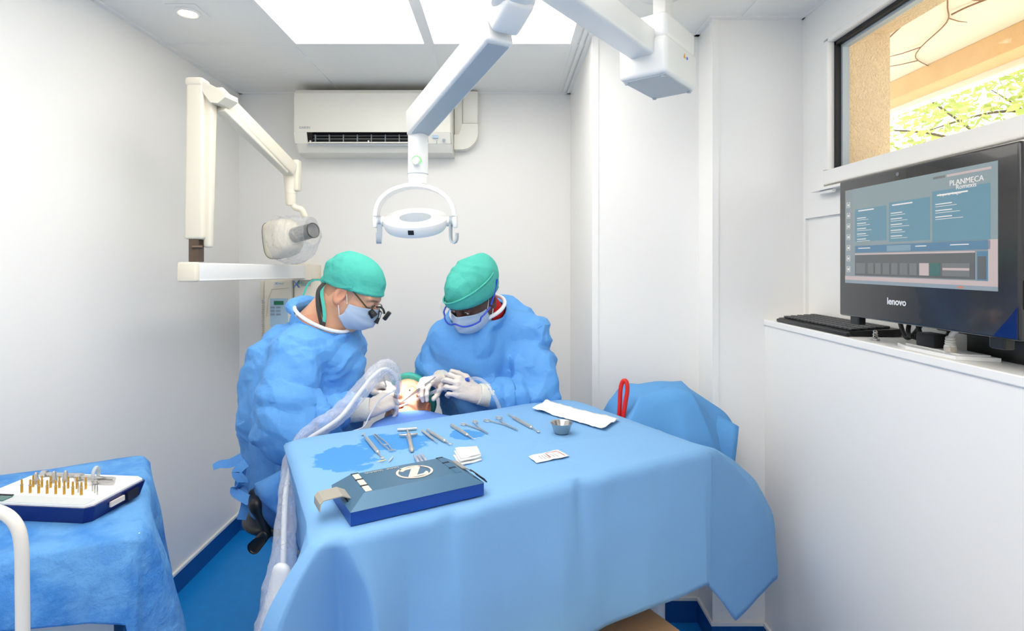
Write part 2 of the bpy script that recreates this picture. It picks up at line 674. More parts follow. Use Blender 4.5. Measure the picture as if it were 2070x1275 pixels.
# ------------------------------------------------------------------ the room
ZC = CZ + 0.929                       # ceiling height
XL, XR = -1.46, 1.15                 # left and right walls
YB, YF = 3.09, -1.3                   # back wall and the wall behind the camera
XA, YA = 0.362, 2.30                  # alcove return
XK, YK = 0.795, 2.14                  # projecting column
XH, ZH = 0.992, 1.254                  # half wall below the window
BB = 0.09                             # height of the blue skirting
WIN = (0.35, 1.996, 1.795, 2.248)     # window opening: y0, y1, z0, z1

def struct(name, mb, mat, label=None, smooth=False):
    o = mb.build(name, mat, None, smooth)
    o['kind'] = 'structure'
    if label: o['label'] = label
    return o

struct('floor', MB().box(XL - .1, XR + .1, YF - .1, YB + .1, -.08, 0), m_floor, 'blue vinyl floor of the treatment room')
struct('wall_left', MB().box(XL - .12, XL, YF - .1, YB + .1, 0, ZC + .05), m_wall, 'plain white left wall')
struct('wall_back', MB().box(XL, XA, YB, YB + .12, 0, ZC + .05), m_wall, 'white back wall carrying the air conditioner')
struct('wall_alcove', MB().box(XA, XR + .1, YA, YB + .12, 0, ZC + .05), m_wall, 'white boxed-out wall right of the alcove')
struct('wall_column', MB().box(XK, XR + .1, YK, YA + .02, 0, ZC + .05), m_wall, 'white projecting column beside the window')
struct('wall_front', MB().box(XL, XR, YF - .12, YF, 0, ZC + .05), m_wall, 'white wall behind the viewer')
wr = MB()
y0, y1, z0, z1 = WIN
XW = XR + 0.05
wr.box(XR, XW, y1, YK, 0, ZC + .05)
wr.box(XR, XW, YF, y0, 0, ZC + .05)
wr.box(XR, XW, y0, y1, 0, z0)
wr.box(XR, XW, y0, y1, z1, ZC + .05)
struct('wall_right', wr, m_wall, 'white right wall around the high window')
# outer wall with its stucco reveal
we = MB()
XE = 1.362
we.box(XW, XE, y1 - .012, YK + 1.6, -.1, 3.0)
we.box(XW, XE, YF, y0, -.1, 3.0)
we.box(XW, XE, y0, y1 - .012, -.1, z0 - .02)
we.box(XW, XE, y0, y1 - .012, z1 + .03, 3.0)
struct('wall_outer', we, m_stucco, 'ochre rough stucco outer wall seen through the window')
struct('wall_half', MB().box(XH, XR, YF, YK, 0, ZH - .022), m_wall, 'white half-height wall under the monitor')
struct('trim_1', MB().box(XH - .006, XR, YF, YK, ZH - .022, ZH, 0.003), m_trim, 'white ledge on top of the half wall')
# corner beads
struct('trim_2', MB().box(XA - .004, XA + .022, YA - .004, YA + .03, BB, ZC), m_trim, 'white corner bead of the alcove')
struct('trim_3', MB().box(XK - .004, XK + .02, YK - .004, YK + .03, BB, ZC), m_trim, 'white corner bead of the column')
struct('trim_4', MB().box(XR - .012, XR, YK - .016, YK, ZH, ZC), m_trim, 'white sealing strip in the corner by the window')
# skirting: blue upstand with a white cap strip
def skirting(side, segs, label):
    o = None
    b, c = MB(), MB()
    for (x0_, x1_, y0_, y1_) in segs:
        b.box(x0_, x1_, y0_, y1_, 0, BB)
        ex = 0.003
        c.box(x0_ - ex, x1_ + ex, y0_ - ex, y1_ + ex, BB, BB + .014, .002)
    o = struct('baseboard_' + side, b, m_base, label)
    c.build('cap_strip', m_trim, o)
skirting('left', [(XL, XL + .008, YF, YB)], 'blue vinyl skirting with white cap along the left wall')
skirting('back', [(XL + .008, XA - .008, YB - .008, YB)], 'blue vinyl skirting with white cap along the back wall')
skirting('alcove', [(XA - .008, XA, YA - .008, YB - .008), (XA, XK - .008, YA - .008, YA)], 'blue vinyl skirting with white cap around the alcove wall')
skirting('column', [(XK - .008, XK, YK - .008, YA - .008), (XK, XH - .008, YK - .008, YK)], 'blue vinyl skirting with white cap around the column')
skirting('right', [(XH - .008, XH, YF, YK - .008)], 'blue vinyl skirting with white cap along the half wall')

# ceiling: slab, tiles with open joints, T bars, edge angles
ceil = struct('ceiling', MB().box(XL - .1, XR + .1, YF - .1, YB + .1, ZC + .03, ZC + .12), m_ceil, 'white suspended ceiling')
gx = [XL, -.905, -.32, .30, .905, XR]
gy = [YF, -.03, 1.18, 2.40, YB]
panels = []
for i in range(5):
    for j in range(4):
        xa, xb, ya, yb = gx[i], gx[i + 1], gy[j], gy[j + 1]
        if i in (1, 2) and j in (0, 1, 2):
            panels.append((xa, xb, ya, yb))
            continue
        MB().box(xa + .008, xb - .008, ya + .008, yb - .008, ZC + .002, ZC + .012).build('ceiling_tile', m_ceil, ceil)
for x in gx[1:-1]:
    MB().box(x - .009, x + .009, YF, YB, ZC - .002, ZC + .006).build('ceiling_rail', m_trim, ceil)
for y in gy[1:-1]:
    MB().box(XL, XR, y - .008, y + .008, ZC - .0015, ZC + .006).build('ceiling_rail', m_trim, ceil)
ang = [(XL, XL + .02, YF, YB), (XL, XA, YB - .02, YB), (XA - .02, XA, YA, YB), (XA - .02, XK, YA - .02, YA), (XK - .02, XK, YK, YA), (XK - .02, XR, YK - .02, YK), (XR - .02, XR, YF, YK)]
for a in ang:
    MB().box(a[0], a[1], a[2], a[3], ZC - .005, ZC + .006).build('edge_angle', m_trim, ceil)
# second step beside the right-hand light
MB().box(.318, .334, YF, YB, ZC - .004, ZC + .006).build('ceiling_rail', m_trim, ceil)

lbl = {(1, 0): 'added backlit ceiling panel out of view behind the viewer, left', (2, 0): 'added backlit ceiling panel out of view behind the viewer, right',  # row behind the viewer is unseen, added to raise the frontal light
       (1, 1): 'square backlit ceiling panel overhead, nearer the viewer, left', (2, 1): 'square backlit ceiling panel overhead, nearer the viewer, right',
       (1, 2): 'bright backlit ceiling panel on the left, above the air conditioner', (2, 2): 'bright backlit ceiling panel on the right, behind the lamp arm'}
for i in (1, 2):
    for j in (0, 1, 2):
        xa, xb, ya, yb = gx[i] + .009, gx[i + 1] - .009, gy[j] + .008, gy[j + 1] - .008
        t = thing('ceiling_light_panel', ((xa + xb) / 2, (ya + yb) / 2, ZC), lbl[(i, j)], 'ceiling light', 'backlit ceiling panels')
        fr = MB()
        w = .012
        fr.box(xa, xa + w, ya, yb, ZC - .003, ZC + .02).box(xb - w, xb, ya, yb, ZC - .003, ZC + .02)
        fr.box(xa + w, xb - w, ya, ya + w, ZC - .003, ZC + .02).box(xa + w, xb - w, yb - w, yb, ZC - .003, ZC + .02)
        fr.build('frame', m_trim, t)
        MB().box(xa + w, xb - w, ya + w, yb - w, ZC + .001, ZC + .008).build('diffuser', m_panel, t)

# recessed downlight
c = P(380, 22, F * .929 / 508)
dl = thing('recessed_downlight', (c.x, c.y, ZC), 'small round recessed downlight in the ceiling tile, upper left', 'downlight')
MB().box(c.x - .055, c.x + .055, c.y - .055, c.y + .055, ZC - .004, ZC + .002, .002).build('mounting_plate', m_trim, dl)
MB().lathe([(.042, -.004), (.044, -.010), (.036, -.013), (.030, -.010), (.030, -.004)], 32, Matrix.Translation((c.x, c.y, ZC)), caps=False).build('bezel', m_trim, dl, True)
MB().lathe([(.029, -.008), (.029, -.005)], 24, Matrix.Translation((c.x, c.y, ZC))).build('bulb', m_spot, dl)

# window: casing panel, frame, glass, hardware
wy0, wy1 = WIN[0], YK - .016
win = struct('window_1', MB().box(XR - .012, XR, wy0 - .2, wy1, 1.636, WIN[2] - .055).box(XR - .012, XR, WIN[1] + .006, wy1, WIN[2] - .055, ZC - .005)
             .box(XR - .012, XR, wy0 - .2, WIN[1] + .006, WIN[3] + .012, ZC - .005), m_trim, 'white window casing high on the right wall')
fy0, fy1, fz0, fz1 = WIN[0], WIN[1], WIN[2], WIN[3]
fm = MB()
# inner sash
fm.box(XR - .02, XR + .05, fy1 - .03, fy1, fz0, fz1, .003)
fm.box(XR - .02, XR + .05, fy0, fy1 - .03, fz1 - .006, fz1 + .012, .003)
fm.box(XR - .02, XR + .05, fy0, fy1, fz0 - .05, fz0, .004)
fm.build('window_frame', m_trim, win)
gk = MB()
gk.box(XR + .004, XR + .02, fy1 - .042, fy1 - .03, fz0, fz1 - .006)
gk.box(XR + .004, XR + .02, fy0, fy1 - .03, fz1 - .02, fz1 - .006)
gk.build('gasket', m_blackrub, win)
MB().box(XR + .022, XR + .046, fy1 - .05, fy1 - .03, fz0, fz1).box(XR + .022, XR + .046, fy0, fy1 - .05, fz1 - .03, fz1 - .006).build('outer_sash', m_grey, win)
MB().box(XR + .03, XR + .036, fy0, fy1 - .035, fz0, fz1 - .006).build('pane', m_glass, win)
MB().box(XR - .05, XR - .012, 1.2, 2.02, 1.722, 1.727).build('window_sill', m_trim, win)
MB().tube([(XR - .035, 1.98, 1.715), (XR - .035, 1.90, 1.715)], .007, 10).build('catch', m_trim, win, True)

# ------------------------------------------------------------------ outside: canopy, beam, vines, tree
can = MB().box(XE, 2.62, -.5, 7.0, 2.62, 2.74)
co = can.build('canopy', m_canopy)
tag(co, 'white canopy roof over the window, seen from below', 'canopy')
bmx = MB().box(2.46, 2.60, -.5, 7.0, 2.50, 2.62, .004)
bo = bmx.build('canopy_beam', m_beam)
tag(bo, 'ochre beam along the outer edge of the canopy', 'beam')
gt = MB().box(2.60, 2.66, -.5, 7.0, 2.46, 2.56, .01)  # white strip put in for the bright sky between beam and tree
tag(gt.build('sky_strip', m_trim), 'white strip in place of the bright sky below the canopy beam', 'sky_strip')
struct('floor_bounce', MB().box(XE, 14, -4, 14, -.12, -.02), M('pale bounce ground', (222, 212, 196), rough=.9, var=.08, vscale=3), 'unseen pale ground added outside the window to bounce sun onto the ceiling')  # unseen ground, added so that sunlight bounces up to the ceiling
rng = random.Random(5)
vdefs = [((1.5, 1.75), (2.45, 3.3)), ((1.6, 2.9), (2.4, 1.35)), ((1.45, 2.2), (2.45, 2.0)), ((1.7, 1.6), (2.3, 4.2)), ((1.9, 1.2), (1.55, 2.6)), ((2.0, 2.6), (2.5, 1.7))]
vt = thing('climbing_vine', (1.9, 2.0, 2.6), 'bare thin vine stems climbing along the canopy underside', 'vine')
for (a, b) in vdefs:
    pts = []
    for k in range(9):
        t = k / 8
        pts.append((a[0] + (b[0] - a[0]) * t + rng.uniform(-.05, .05), a[1] + (b[1] - a[1]) * t + rng.uniform(-.05, .05), 2.612 - rng.uniform(0, .012)))
    pts = spline(pts, 4)
    MB().tube(pts, [.0045 * (1 - .5 * i / len(pts)) for i in range(len(pts))], 6).build('stem', m_vine, vt, True)
    for k in range(4):
        tw = MB()
        p = Vector(pts[rng.randrange(2, len(pts) - 2)])
        q = p + Vector((rng.uniform(-.16, .16), rng.uniform(-.16, .16), -rng.uniform(0, .012)))
        tw.tube([p, (p + q) / 2 + Vector((.01, .01, 0)), q], [.003, .0025, .0015], 5)
        tw.build('twig', m_vine, vt, True)

def M_leaf():
    m = bpy.data.materials.new('sunlit leaves')
    m.use_nodes = True
    n, l = m.node_tree.nodes, m.node_tree.links
    b = n['Principled BSDF']
    oi = n.new('ShaderNodeTexNoise'); oi.inputs['Scale'].default_value = 5
    tc = n.new('ShaderNodeTexCoord'); l.new(tc.outputs['Object'], oi.inputs['Vector'])
    cr = n.new('ShaderNodeValToRGB')
    cr.color_ramp.elements[0].position = .3; cr.color_ramp.elements[0].color = lin((176, 196, 104))
    cr.color_ramp.elements[1].position = .7; cr.color_ramp.elements[1].color = lin((234, 230, 150))
    l.new(oi.outputs['Fac'], cr.inputs['Fac']); l.new(cr.outputs['Color'], b.inputs['Base Color'])
    b.inputs['Roughness'].default_value = .5
    tl = n.new('ShaderNodeBsdfTranslucent'); l.new(cr.outputs['Color'], tl.inputs['Color'])
    ms = n.new('ShaderNodeMixShader'); ms.inputs['Fac'].default_value = .5
    l.new(b.outputs[0], ms.inputs[1]); l.new(tl.outputs[0], ms.inputs[2])
    l.new(ms.outputs[0], n['Material Output'].inputs['Surface'])
    return m
m_leaf = M_leaf()
tree = thing('leafy_tree', (5.2, 5.0, -1.0), 'sunlit yellow-green leafy tree outside the window', 'tree')
tk = MB()
root = Vector((5.2, 4.6, -1.0))
tk.tube(spline([root, root + Vector((.1, 0, 2.2)), root + Vector((-.05, -.1, 3.6)), root + Vector((.2, .3, 5.2))], 6), [.16 - .005 * i for i in range(19)], 10)
tk.build('trunk', m_bark, tree, True)
rng = random.Random(11)
lv = MB()
for k in range(20):
    a = root + Vector((.05, 0, rng.uniform(2.2, 5.0)))
    b = Vector((rng.uniform(3.9, 6.2), rng.uniform(1.4, 7.4), rng.uniform(1.5, 4.9)))
    md = (a + b) / 2 + Vector((0, 0, rng.uniform(.0, .5)))
    pts = spline([a, md, b], 6)
    MB().tube(pts, [.026 - .0018 * i for i in range(len(pts))], 6).build('branch', m_bark, tree, True)
vs_, fs_ = [], []
for k in range(30000):
    c = Vector((rng.gauss(5.0, .75), rng.uniform(.8, 8.0), rng.uniform(1.3, 5.2)))
    # clumps with gaps of sky between them
    if mnoise.noise(c * 1.5) + .4 * mnoise.noise(c * 4.2) < -.06: continue
    s = rng.uniform(.035, .075)
    u = Vector((rng.gauss(0, 1), rng.gauss(0, 1), rng.gauss(0, 1))).normalized()
    w = u.orthogonal().normalized()
    n_ = u.cross(w)
    i = len(vs_)
    vs_ += [c - u * s, c + w * s * .55 + n_ * s * .1, c + u * s, c - w * s * .55 + n_ * s * .1]
    fs_.append((i, i + 1, i + 2, i + 3))
lf = MB().add(vs_, fs_).build('leaves', m_leaf, tree, fix=False)
lf['kind'] = 'stuff'
# ------------------------------------------------------------------ air conditioner
YA0 = YB - .205
def zz(py, d): return CZ - (py - VY) * d / F
def xx(px, d): return (px - VX) * d / F
ac = thing('air_conditioner', (xx(752, 2.95), YB, 2.04), 'ivory split air conditioner with open louvre high on the back wall', 'air conditioner')
ax0, ax1 = xx(592, YA0), xx(912, YA0)
at, ab = zz(178, YA0), zz(306, YA0)
# side profile (y depth from wall, z) as a rounded cabinet, vent slot left open
prof = [(YB, at + .004), (YB - .10, at + .004), (YB - .185, at - .004), (YB - .203, at - .025), (YB - .206, at - .12), (YB - .205, zz(267, YA0))]
low = [(YB - .185, zz(290, YA0) + .004), (YB - .15, ab + .004), (YB - .05, ab), (YB, ab)]
def skin(profile, xa, xb, inset=0.0):
    m = MB()
    xs = [xa, xa + .006, xa + .02, xb - .02, xb - .006, xb]
    sh = [.012, .003, 0, 0, .003, .012]
    rows = []
    for (y, z) in profile:
        rows.append([Vector((x, y + (0 if y >= YB - .001 else s), z)) for x, s in zip(xs, sh)])
    return m.grid(rows)
skin(prof, ax0, ax1).build('front_cover', m_ac, ac, True, angle=35)
skin(low, ax0 + .004, ax1, 0).build('bottom_cover', m_ac, ac, True, angle=35)
vx0, vx1 = xx(620, YA0), xx(865, YA0)
zs0, zs1 = zz(290, YA0) + .004, zz(267, YA0)
sidep = [(YB, at + .004), (YB - .10, at + .004), (YB - .173, at - .004), (YB - .191, at - .025), (YB - .194, at - .12), (YB - .193, zs1), (YB - .173, zs0), (YB - .14, ab + .006), (YB - .05, ab), (YB, ab)]
for xa, xb in ((ax0, ax0 + .004), (ax1 - .004, ax1)):
    MB().prism([(y, z) for y, z in sidep], xa, xb, Matrix(((0, 0, 1, 0), (1, 0, 0, 0), (0, 1, 0, 0), (0, 0, 0, 1)))).build('end_panel', m_ac, ac)
# fascia either side of the vent
for xa, xb in ((ax0 + .004, vx0), (vx1, ax1 - .004)):
    MB().grid([[Vector((xa, YB - .204, zs1)), Vector((xb, YB - .204, zs1))], [Vector((xa, YB - .186, zs0)), Vector((xb, YB - .186, zs0))]]).build('fascia', m_ac, ac, fix=False)
MB().box(vx0, vx1, YB - .12, YB - .11, ab + .02, zs1 + .03).build('vent_recess', m_dark, ac)
for k in range(3):
    MB().box(vx0 + .02, vx1, YB - .165 , YB - .16, zs0 + .012 + k * .016, zs0 + .0135 + k * .016).build('grille_bar', m_grey, ac)
for k in range(9):
    x = vx0 + .03 + k * (vx1 - vx0 - .04) / 8
    MB().box(x, x + .0022, YB - .17, YB - .155, zs0 + .004, zs1 - .004).build('grille_bar', m_grey, ac)
MB().box(vx0 + .004, vx1, YB - .205, YB - .165, zs0 - .002, zs0 + .004, .0015).build('louvre_blade', m_ac, ac)
MB().box(vx0 - .002, vx1, YB - .197, YB - .19, zs0 - .012, zs0 - .007).build('louvre_edge', m_grey, ac)
for x in (vx0 + .012, (vx0 + vx1) / 2):
    MB().box(x, x + .008, YB - .20, YB - .19, zs0 + .003, zs0 + .014, .002).build('louvre_clip', m_white, ac)
ty = YB - .2005
Rx = Matrix(((1, 0, 0, 0), (0, 0, -1, 0), (0, 1, 0, 0), (0, 0, 0, 1)))       # local xy plane -> xz plane facing the room
def face_txt(x, y, z): 
    m = Rx.copy(); m.translation = Vector((x, y, z)); return m
MB().text('DAIKIN', .017, face_txt(xx(616, YA0), YB - .2065, zz(258, YA0))).build('lettering', m_grey, ac)
dx = xx(880, YA0)
m_lcd = M('pale blue display', (170, 200, 222), rough=.3)
MB().box(dx - .014, dx + .014, YB - .2065, YB - .195, zz(279, YA0), zz(273, YA0)).build('display', m_lcd, ac)
MB().lathe([(.0085, -.002), (.0085, .0), (.0055, .001), (.0055, -.001)], 20, face_txt(xx(897, YA0), YB - .200, zz(283, YA0))).build('button', m_grey, ac, True)
for k in range(3):
    MB().box(dx + .004, dx + .007, YB - .2, YB - .19, zz(283 + 3 * k, YA0) - .002, zz(283 + 3 * k, YA0)).build('indicator', m_grey, ac)
# pipe trunking right of the unit
pt = thing('pipe_trunking', (xx(945, 3.0), YB, 2.1), 'ivory plastic pipe trunking with a rounded elbow beside the air conditioner', 'trunking')
d_ = YB - .07
tx0, tx1 = xx(935, d_), xx(966, d_)
MB().box(tx0, tx1, YB - .07, YB, zz(250, d_), ZC - .006, .01).build('riser', m_ac, pt, True)
el = []
for k in range(9):
    a = PI / 2 * k / 8
    el.append((tx1 - .09 + .09 * math.cos(a), -.09 * math.sin(a)))
poly = [(tx0, zz(250, d_))] + [(tx1, zz(250, d_))] + [(x, zz(302, d_) + .09 + y) for x, y in el] + [(ax1 + .002, zz(302, d_)), (ax1 + .002, zz(272, d_)), (tx0 - .02, zz(272, d_))]
MB().prism(poly, -(YB - .072), -(YB), Matrix(((1, 0, 0, 0), (0, 0, -1, 0), (0, 1, 0, 0), (0, 0, 0, 1)))).build('elbow', m_ac, pt)
MB().box(ax1 + .002, tx0, YB - .055, YB, zz(275, d_), zz(187, d_), .006).build('side_cover', m_ac, pt, True)

# ------------------------------------------------------------------ ring lamp on ceiling arms
lamp = thing('dental_lamp', (.5, 1.9, ZC), 'white ring-shaped dental operating lamp hanging on a jointed ceiling arm', 'lamp')
hx = Vector((-.47, -.58, 0)).normalized()              # direction of the horizontal arm
hn = Vector((-hx.y, hx.x, 0))
# hub box under the ceiling post
bc = Vector((.512, 1.865, 2.152))
bxm = MB().obox(bc + Vector((0, 0, -.038)), hx, hn, (0, 0, 1), .255, .165, .12, .016, 3)
hubo = bxm.build('hub_cover', m_white, lamp, True)
MB().obox(bc + Vector((0, 0, .055)), hx, hn, (0, 0, 1), .248, .158, .085, .02, 3).build('hub_top', m_white, lamp, True)
MB().obox(bc + Vector((0, 0, -.0995)), hx, hn, (0, 0, 1), .23, .14, .004, .001, 1).build('hub_base_plate', m_grey, lamp)
for sx in (-1, 1):
    for sy in (-1, 1):
        q = bc + hx * sx * .106 + hn * sy * .062 + Vector((0, 0, -.1025))
        MB().lathe([(.007, -.003), (.007, .003)], 12, Matrix.Translation(q)).build('screw', m_grey, hubo)
m_orange = M('orange sticker', (240, 165, 40), rough=.4)
m_bluest = M('blue sticker', (80, 110, 200), rough=.4)
sn = -hn if hn.x < 0 else hn
sface = bc + sn * .0828 + Vector((0, 0, -.02))
sm = frame(sface + hx * .02, -hx if True else hx, (0, 0, 1))
def side_xf(off, z):
    o = sface - hx * off + Vector((0, 0, z))
    e = (-hx); n = sn; u = Vector((0, 0, 1))
    m = Matrix((e, u, n)).transposed().to_4x4(); m.translation = o
    return m
MB().prism([(-.007, -.006), (.007, -.006), (0, .008)], 0, .0012, side_xf(.012, .008)).build('warning_sticker', m_orange, hubo)
MB().lathe([(.005, 0), (.005, .0012)], 14, side_xf(.034, .006)).build('round_sticker', m_bluest, hubo)
# post to the ceiling
MB().obox((.535, 1.90, (2.27 + ZC) / 2), hx, hn, (0, 0, 1), .062, .046, ZC - 2.25, .006, 2).build('ceiling_post', m_white, lamp, True)
MB().lathe([(.09, 0), (.09, -.012), (.08, -.02), (.05, -.024)], 32, Matrix.Translation((.535, 1.90, ZC - .002))).build('ceiling_flange', m_white, lamp, True)
a0 = bc + hx * .08 + Vector((0, 0, .005))
a1 = Vector((.045, 1.33, 2.19))
MB().beam(a0, a1, .085, .085, bev=.012).build('horizontal_arm', m_white, lamp, True)
# elbow joint above the frame edge
jc = Vector((.02, 1.32, 2.13))
MB().lathe([(.030, -.06), (.052, -.05), (.056, -.03), (.056, .08), (.05, .1)], 28, Matrix.Translation(jc)).build('elbow_joint', m_white, lamp, True)
s0 = P(1024, 40, 1.36)
s1 = P(843, 252, 1.86)
sd = (s1 - s0).normalized()
jb = MB().beam(s0 - sd * .05 + Vector((0, 0, .035)), s0 + sd * .03, .082, .085, .078, .07, bev=.014)
jb.build('elbow_shoe', m_white, lamp, True)
# sloping spring arm
MB().beam(s0 + sd * .035, s1, .076, .074, .078, .085, bev=.008).build('spring_arm', m_white, lamp, True)
MB().beam(s0 + sd * .04 - Vector((0, 0, .0385)), s1 - sd * .03 - Vector((0, 0, .0435)), .06, .004, .06, .004).build('arm_underside_cover', m_grey, lamp)
# downtube
dt = 1.855
tx, = (xx(845, dt),)
MB().lathe([(.036, zz(262, dt)), (.036, zz(272, dt)), (.033, zz(273, dt)), (.033, zz(352, dt)), (.03, zz(372, dt))], 28, Matrix.Translation((tx, dt, 0))).build('down_tube', m_white, lamp, True)
kn = face_txt(tx, dt - .03, zz(331, dt))
MB().lathe([(.012, -.005), (.012, .020), (.010, .023)], 20, kn).build('knob', m_white, lamp, True)
m_green = M_emit('green indicator ring', (90, 230, 90), 1.2)
MB().lathe([(.0135, .0), (.0155, .0), (.0155, .004), (.0135, .004)], 24, face_txt(tx, dt - .031, zz(328, dt)), caps=False).build('indicator_ring', m_green, lamp, True)
MB().lathe([(.034, zz(352, dt) - .001), (.034, zz(352, dt) + .0006)], 28, Matrix.Translation((tx, dt, 0))).build('seam_ring', m_grey, lamp)
# arch
lc = Vector((xx(840, dt), dt, zz(447, dt)))
RW = .1285
archr, bot = [], []
arch = MB()
rows = []
for k in range(33):
    a = PI * k / 32
    rr = RW
    x = lc.x - rr * math.cos(a)
    z = lc.z + .016 + .100 * math.sin(a) ** .9
    wy = .024 + .012 * math.sin(a)
    nx, nz = -math.cos(a), math.sin(a)
    t_ = .006
    row = []
    for (dy, dn) in ((-wy, t_), (wy, t_), (wy, -t_), (-wy, -t_)):
        row.append(Vector((x + nx * dn, lc.y + dy, z + nz * dn)))
    rows.append(row)
arch.grid(rows, closed_u=True)
arch.f.append((0, 1, 2, 3)); arch.f.append((131, 130, 129, 128))
arch.build('arch_yoke', m_white, lamp, True)
# light ring tilted to the patient
tilt = Matrix.Translation(lc) @ Matrix.Rotation(math.radians(22), 4, 'X')
MB().lathe([(.052, .014), (.098, .016), (.106, .012), (.108, .0), (.100, -.020), (.096, -.026), (.090, -.026), (.089, -.018), (.057, -.018), (.056, -.026), (.052, -.024), (.052, .014)], 64, tilt, caps=False).build('light_ring', m_white, lamp, True)
m_led = M_emit('lit lamp face', (255, 250, 240), 6.0)
MB().lathe([(.058, -.020), (.088, -.020), (.088, -.0225), (.058, -.0225), (.058, -.020)], 48, tilt, caps=False).build('lamp_lens', m_led, lamp)
MB().add([tilt @ Vector(p) for p in ((-.008, -.1075, -.011), (.010, -.1075, -.011), (.010, -.1085, .004), (-.008, -.1085, .004), (-.008, -.09, -.011), (.010, -.09, -.011), (.010, -.09, .004), (-.008, -.09, .004))],
         [(0, 1, 2, 3), (7, 6, 5, 4), (0, 4, 5, 1), (1, 5, 6, 2), (2, 6, 7, 3), (3, 7, 4, 0)]).build('sensor_window', m_black, lamp)
for s in (-1, 1):
    bx = lc.x + s * .117
    MB().lathe([(.017, -.014), (.017, .014)], 24, Matrix.Translation((bx, lc.y, lc.z)) @ Matrix.Rotation(PI / 2, 4, 'Y')).build('pivot', m_white, lamp, True)
    MB().lathe([(.0175, -.005), (.0175, .005)], 24, Matrix.Translation((bx, lc.y, lc.z)) @ Matrix.Rotation(PI / 2, 4, 'Y')).build('pivot_band', m_grey, lamp, True)
    MB().box(lc.x + s * .131 - .007, lc.x + s * .131 + .007, lc.y - .02, lc.y + .02, lc.z - .022, lc.z + .02, .004).build('yoke_end', m_white, lamp, True)
    hp = [(bx, lc.y - .01, lc.z - .01), (bx, lc.y - .01, lc.z - .05)]
    for k in range(7):
        a = PI * k / 6
        hp.append((bx + (.012 * (1 - math.cos(a))) * (.9 if s > 0 else .1), lc.y - .01 - (.012 * (1 - math.cos(a))) * (.3 if s > 0 else .9), lc.z - .052 - .02 * math.sin(a)))
    hp.append((hp[-1][0], hp[-1][1], hp[-1][2] + .012))
    MB().ribbon(hp, .017, (1, 0, 0) if s < 0 else (.3, 1, 0), .006).build('handle', m_grey, lamp, True)
# the lamp's own beam
sp = bpy.data.lights.new('lamp_beam', 'SPOT')
sp.energy = 85
sp.spot_size = math.radians(12.5)
sp.spot_blend = .35
sp.shadow_soft_size = .06
sp.color = (1, .95, .86)
spo = bpy.data.objects.new('lamp_beam', sp)
COL.objects.link(spo)
spo.parent = lamp
tgt = P(818, 812, 2.04)
src = tilt @ Vector((0, 0, -.03))
spo.location = src - LOC[lamp.name]
spo.rotation_euler = (tgt - src).to_track_quat('-Z', 'Y').to_euler()

# ------------------------------------------------------------------ x-ray unit on the left
xr = thing('dental_xray_unit', (-1.1, YB, 1.0), 'cream wall-mounted dental x-ray unit with a folding arm', 'x-ray unit')
m_label = M('cream label', (236, 232, 220), rough=.5)
m_txtblue = M('blue lettering', (120, 150, 205), rough=.5)
m_txtgreen = M('pale green lettering', (150, 205, 195), rough=.5)
yb_ = YB - .13
def wallbox(x0, x1, z0, z1, dep, bev):
    return MB().box(x0, x1, YB - dep, YB, z0, z1, bev, 3)
# control boxes on the wall
wallbox(xx(531, yb_), xx(589, yb_), .94, zz(566, yb_), .12, .012).build('control_box', m_cream, xr, True)
wallbox(xx(590, yb_), xx(650, yb_), 1.02, zz(564, yb_), .11, .012).build('mounting_box', m_cream, xr, True)
kp = YB - .1215
kpo = MB().box(xx(546, kp), xx(582, kp), kp, kp + .004, 1.13, zz(603, kp)).build('keypad', M('pale blue keypad', (182, 212, 232), rough=.4), xr)
MB().box(xx(554, kp), xx(573, kp), kp - .003, kp, zz(616, kp), zz(608, kp)).build('display', M('green display', (14, 120, 84), rough=.3), kpo)
for r_ in range(3):
    for c_ in range(2):
        x = xx(547 + 11.5 * c_, kp)
        MB().box(x, x + .023, kp - .003, kp, zz(623 + 7 * r_, kp), zz(619 + 7 * r_, kp), .001).build('key', M('grey key', (150, 165, 185), rough=.4), kpo)
fr_ = MB()
fr_.add([P(538, 640, kp), P(541, 605, kp), P(549, 584, kp), P(584, 581, kp), P(584, 583, kp), P(550, 586, kp), P(542.5, 606, kp), P(540, 640, kp)], [(0, 1, 6, 7), (1, 2, 5, 6), (2, 3, 4, 5)])
fr_.build('moulded_line', M('beige moulding', (218, 208, 186), rough=.5), xr, fix=False)
MB().box(xx(554, kp), xx(574, kp), kp - .001, kp, zz(578, kp), zz(569, kp), .0).build('name_plate', m_label, xr)
MB().text('X', .02, face_txt(xx(559, kp), kp - .0015, zz(573, kp))).build('lettering', m_txtblue, xr)
MB().text('Mind', .014, face_txt(xx(567, kp), kp - .0015, zz(573, kp))).build('lettering', m_txtgreen, xr)
k2 = YB - .1115
MB().text('X', .052, face_txt(xx(599, k2), k2 - .001, zz(575, k2)), bold=.001).build('lettering', m_txtblue, xr)
MB().text('Mind', .036, face_txt(xx(615, k2), k2 - .001, zz(574, k2))).build('lettering', m_txtgreen, xr)
# coiled cord
cp = []
for k in range(360):
    t = k / 359
    a = 2 * PI * 26 * t
    cp.append((xx(523, 2.98) + .008 * math.cos(a), YB - .05 + .008 * math.sin(a), zz(608, 2.98) - .30 * t))
MB().tube(cp, .0028, 6).build('coiled_cord', m_cream, xr, True)
MB().box(xx(522, 2.98), xx(530, 2.98), YB - .09, YB - .01, zz(606, 2.98), zz(568, 2.98), .004).build('handset_cradle', m_cream, xr, True)
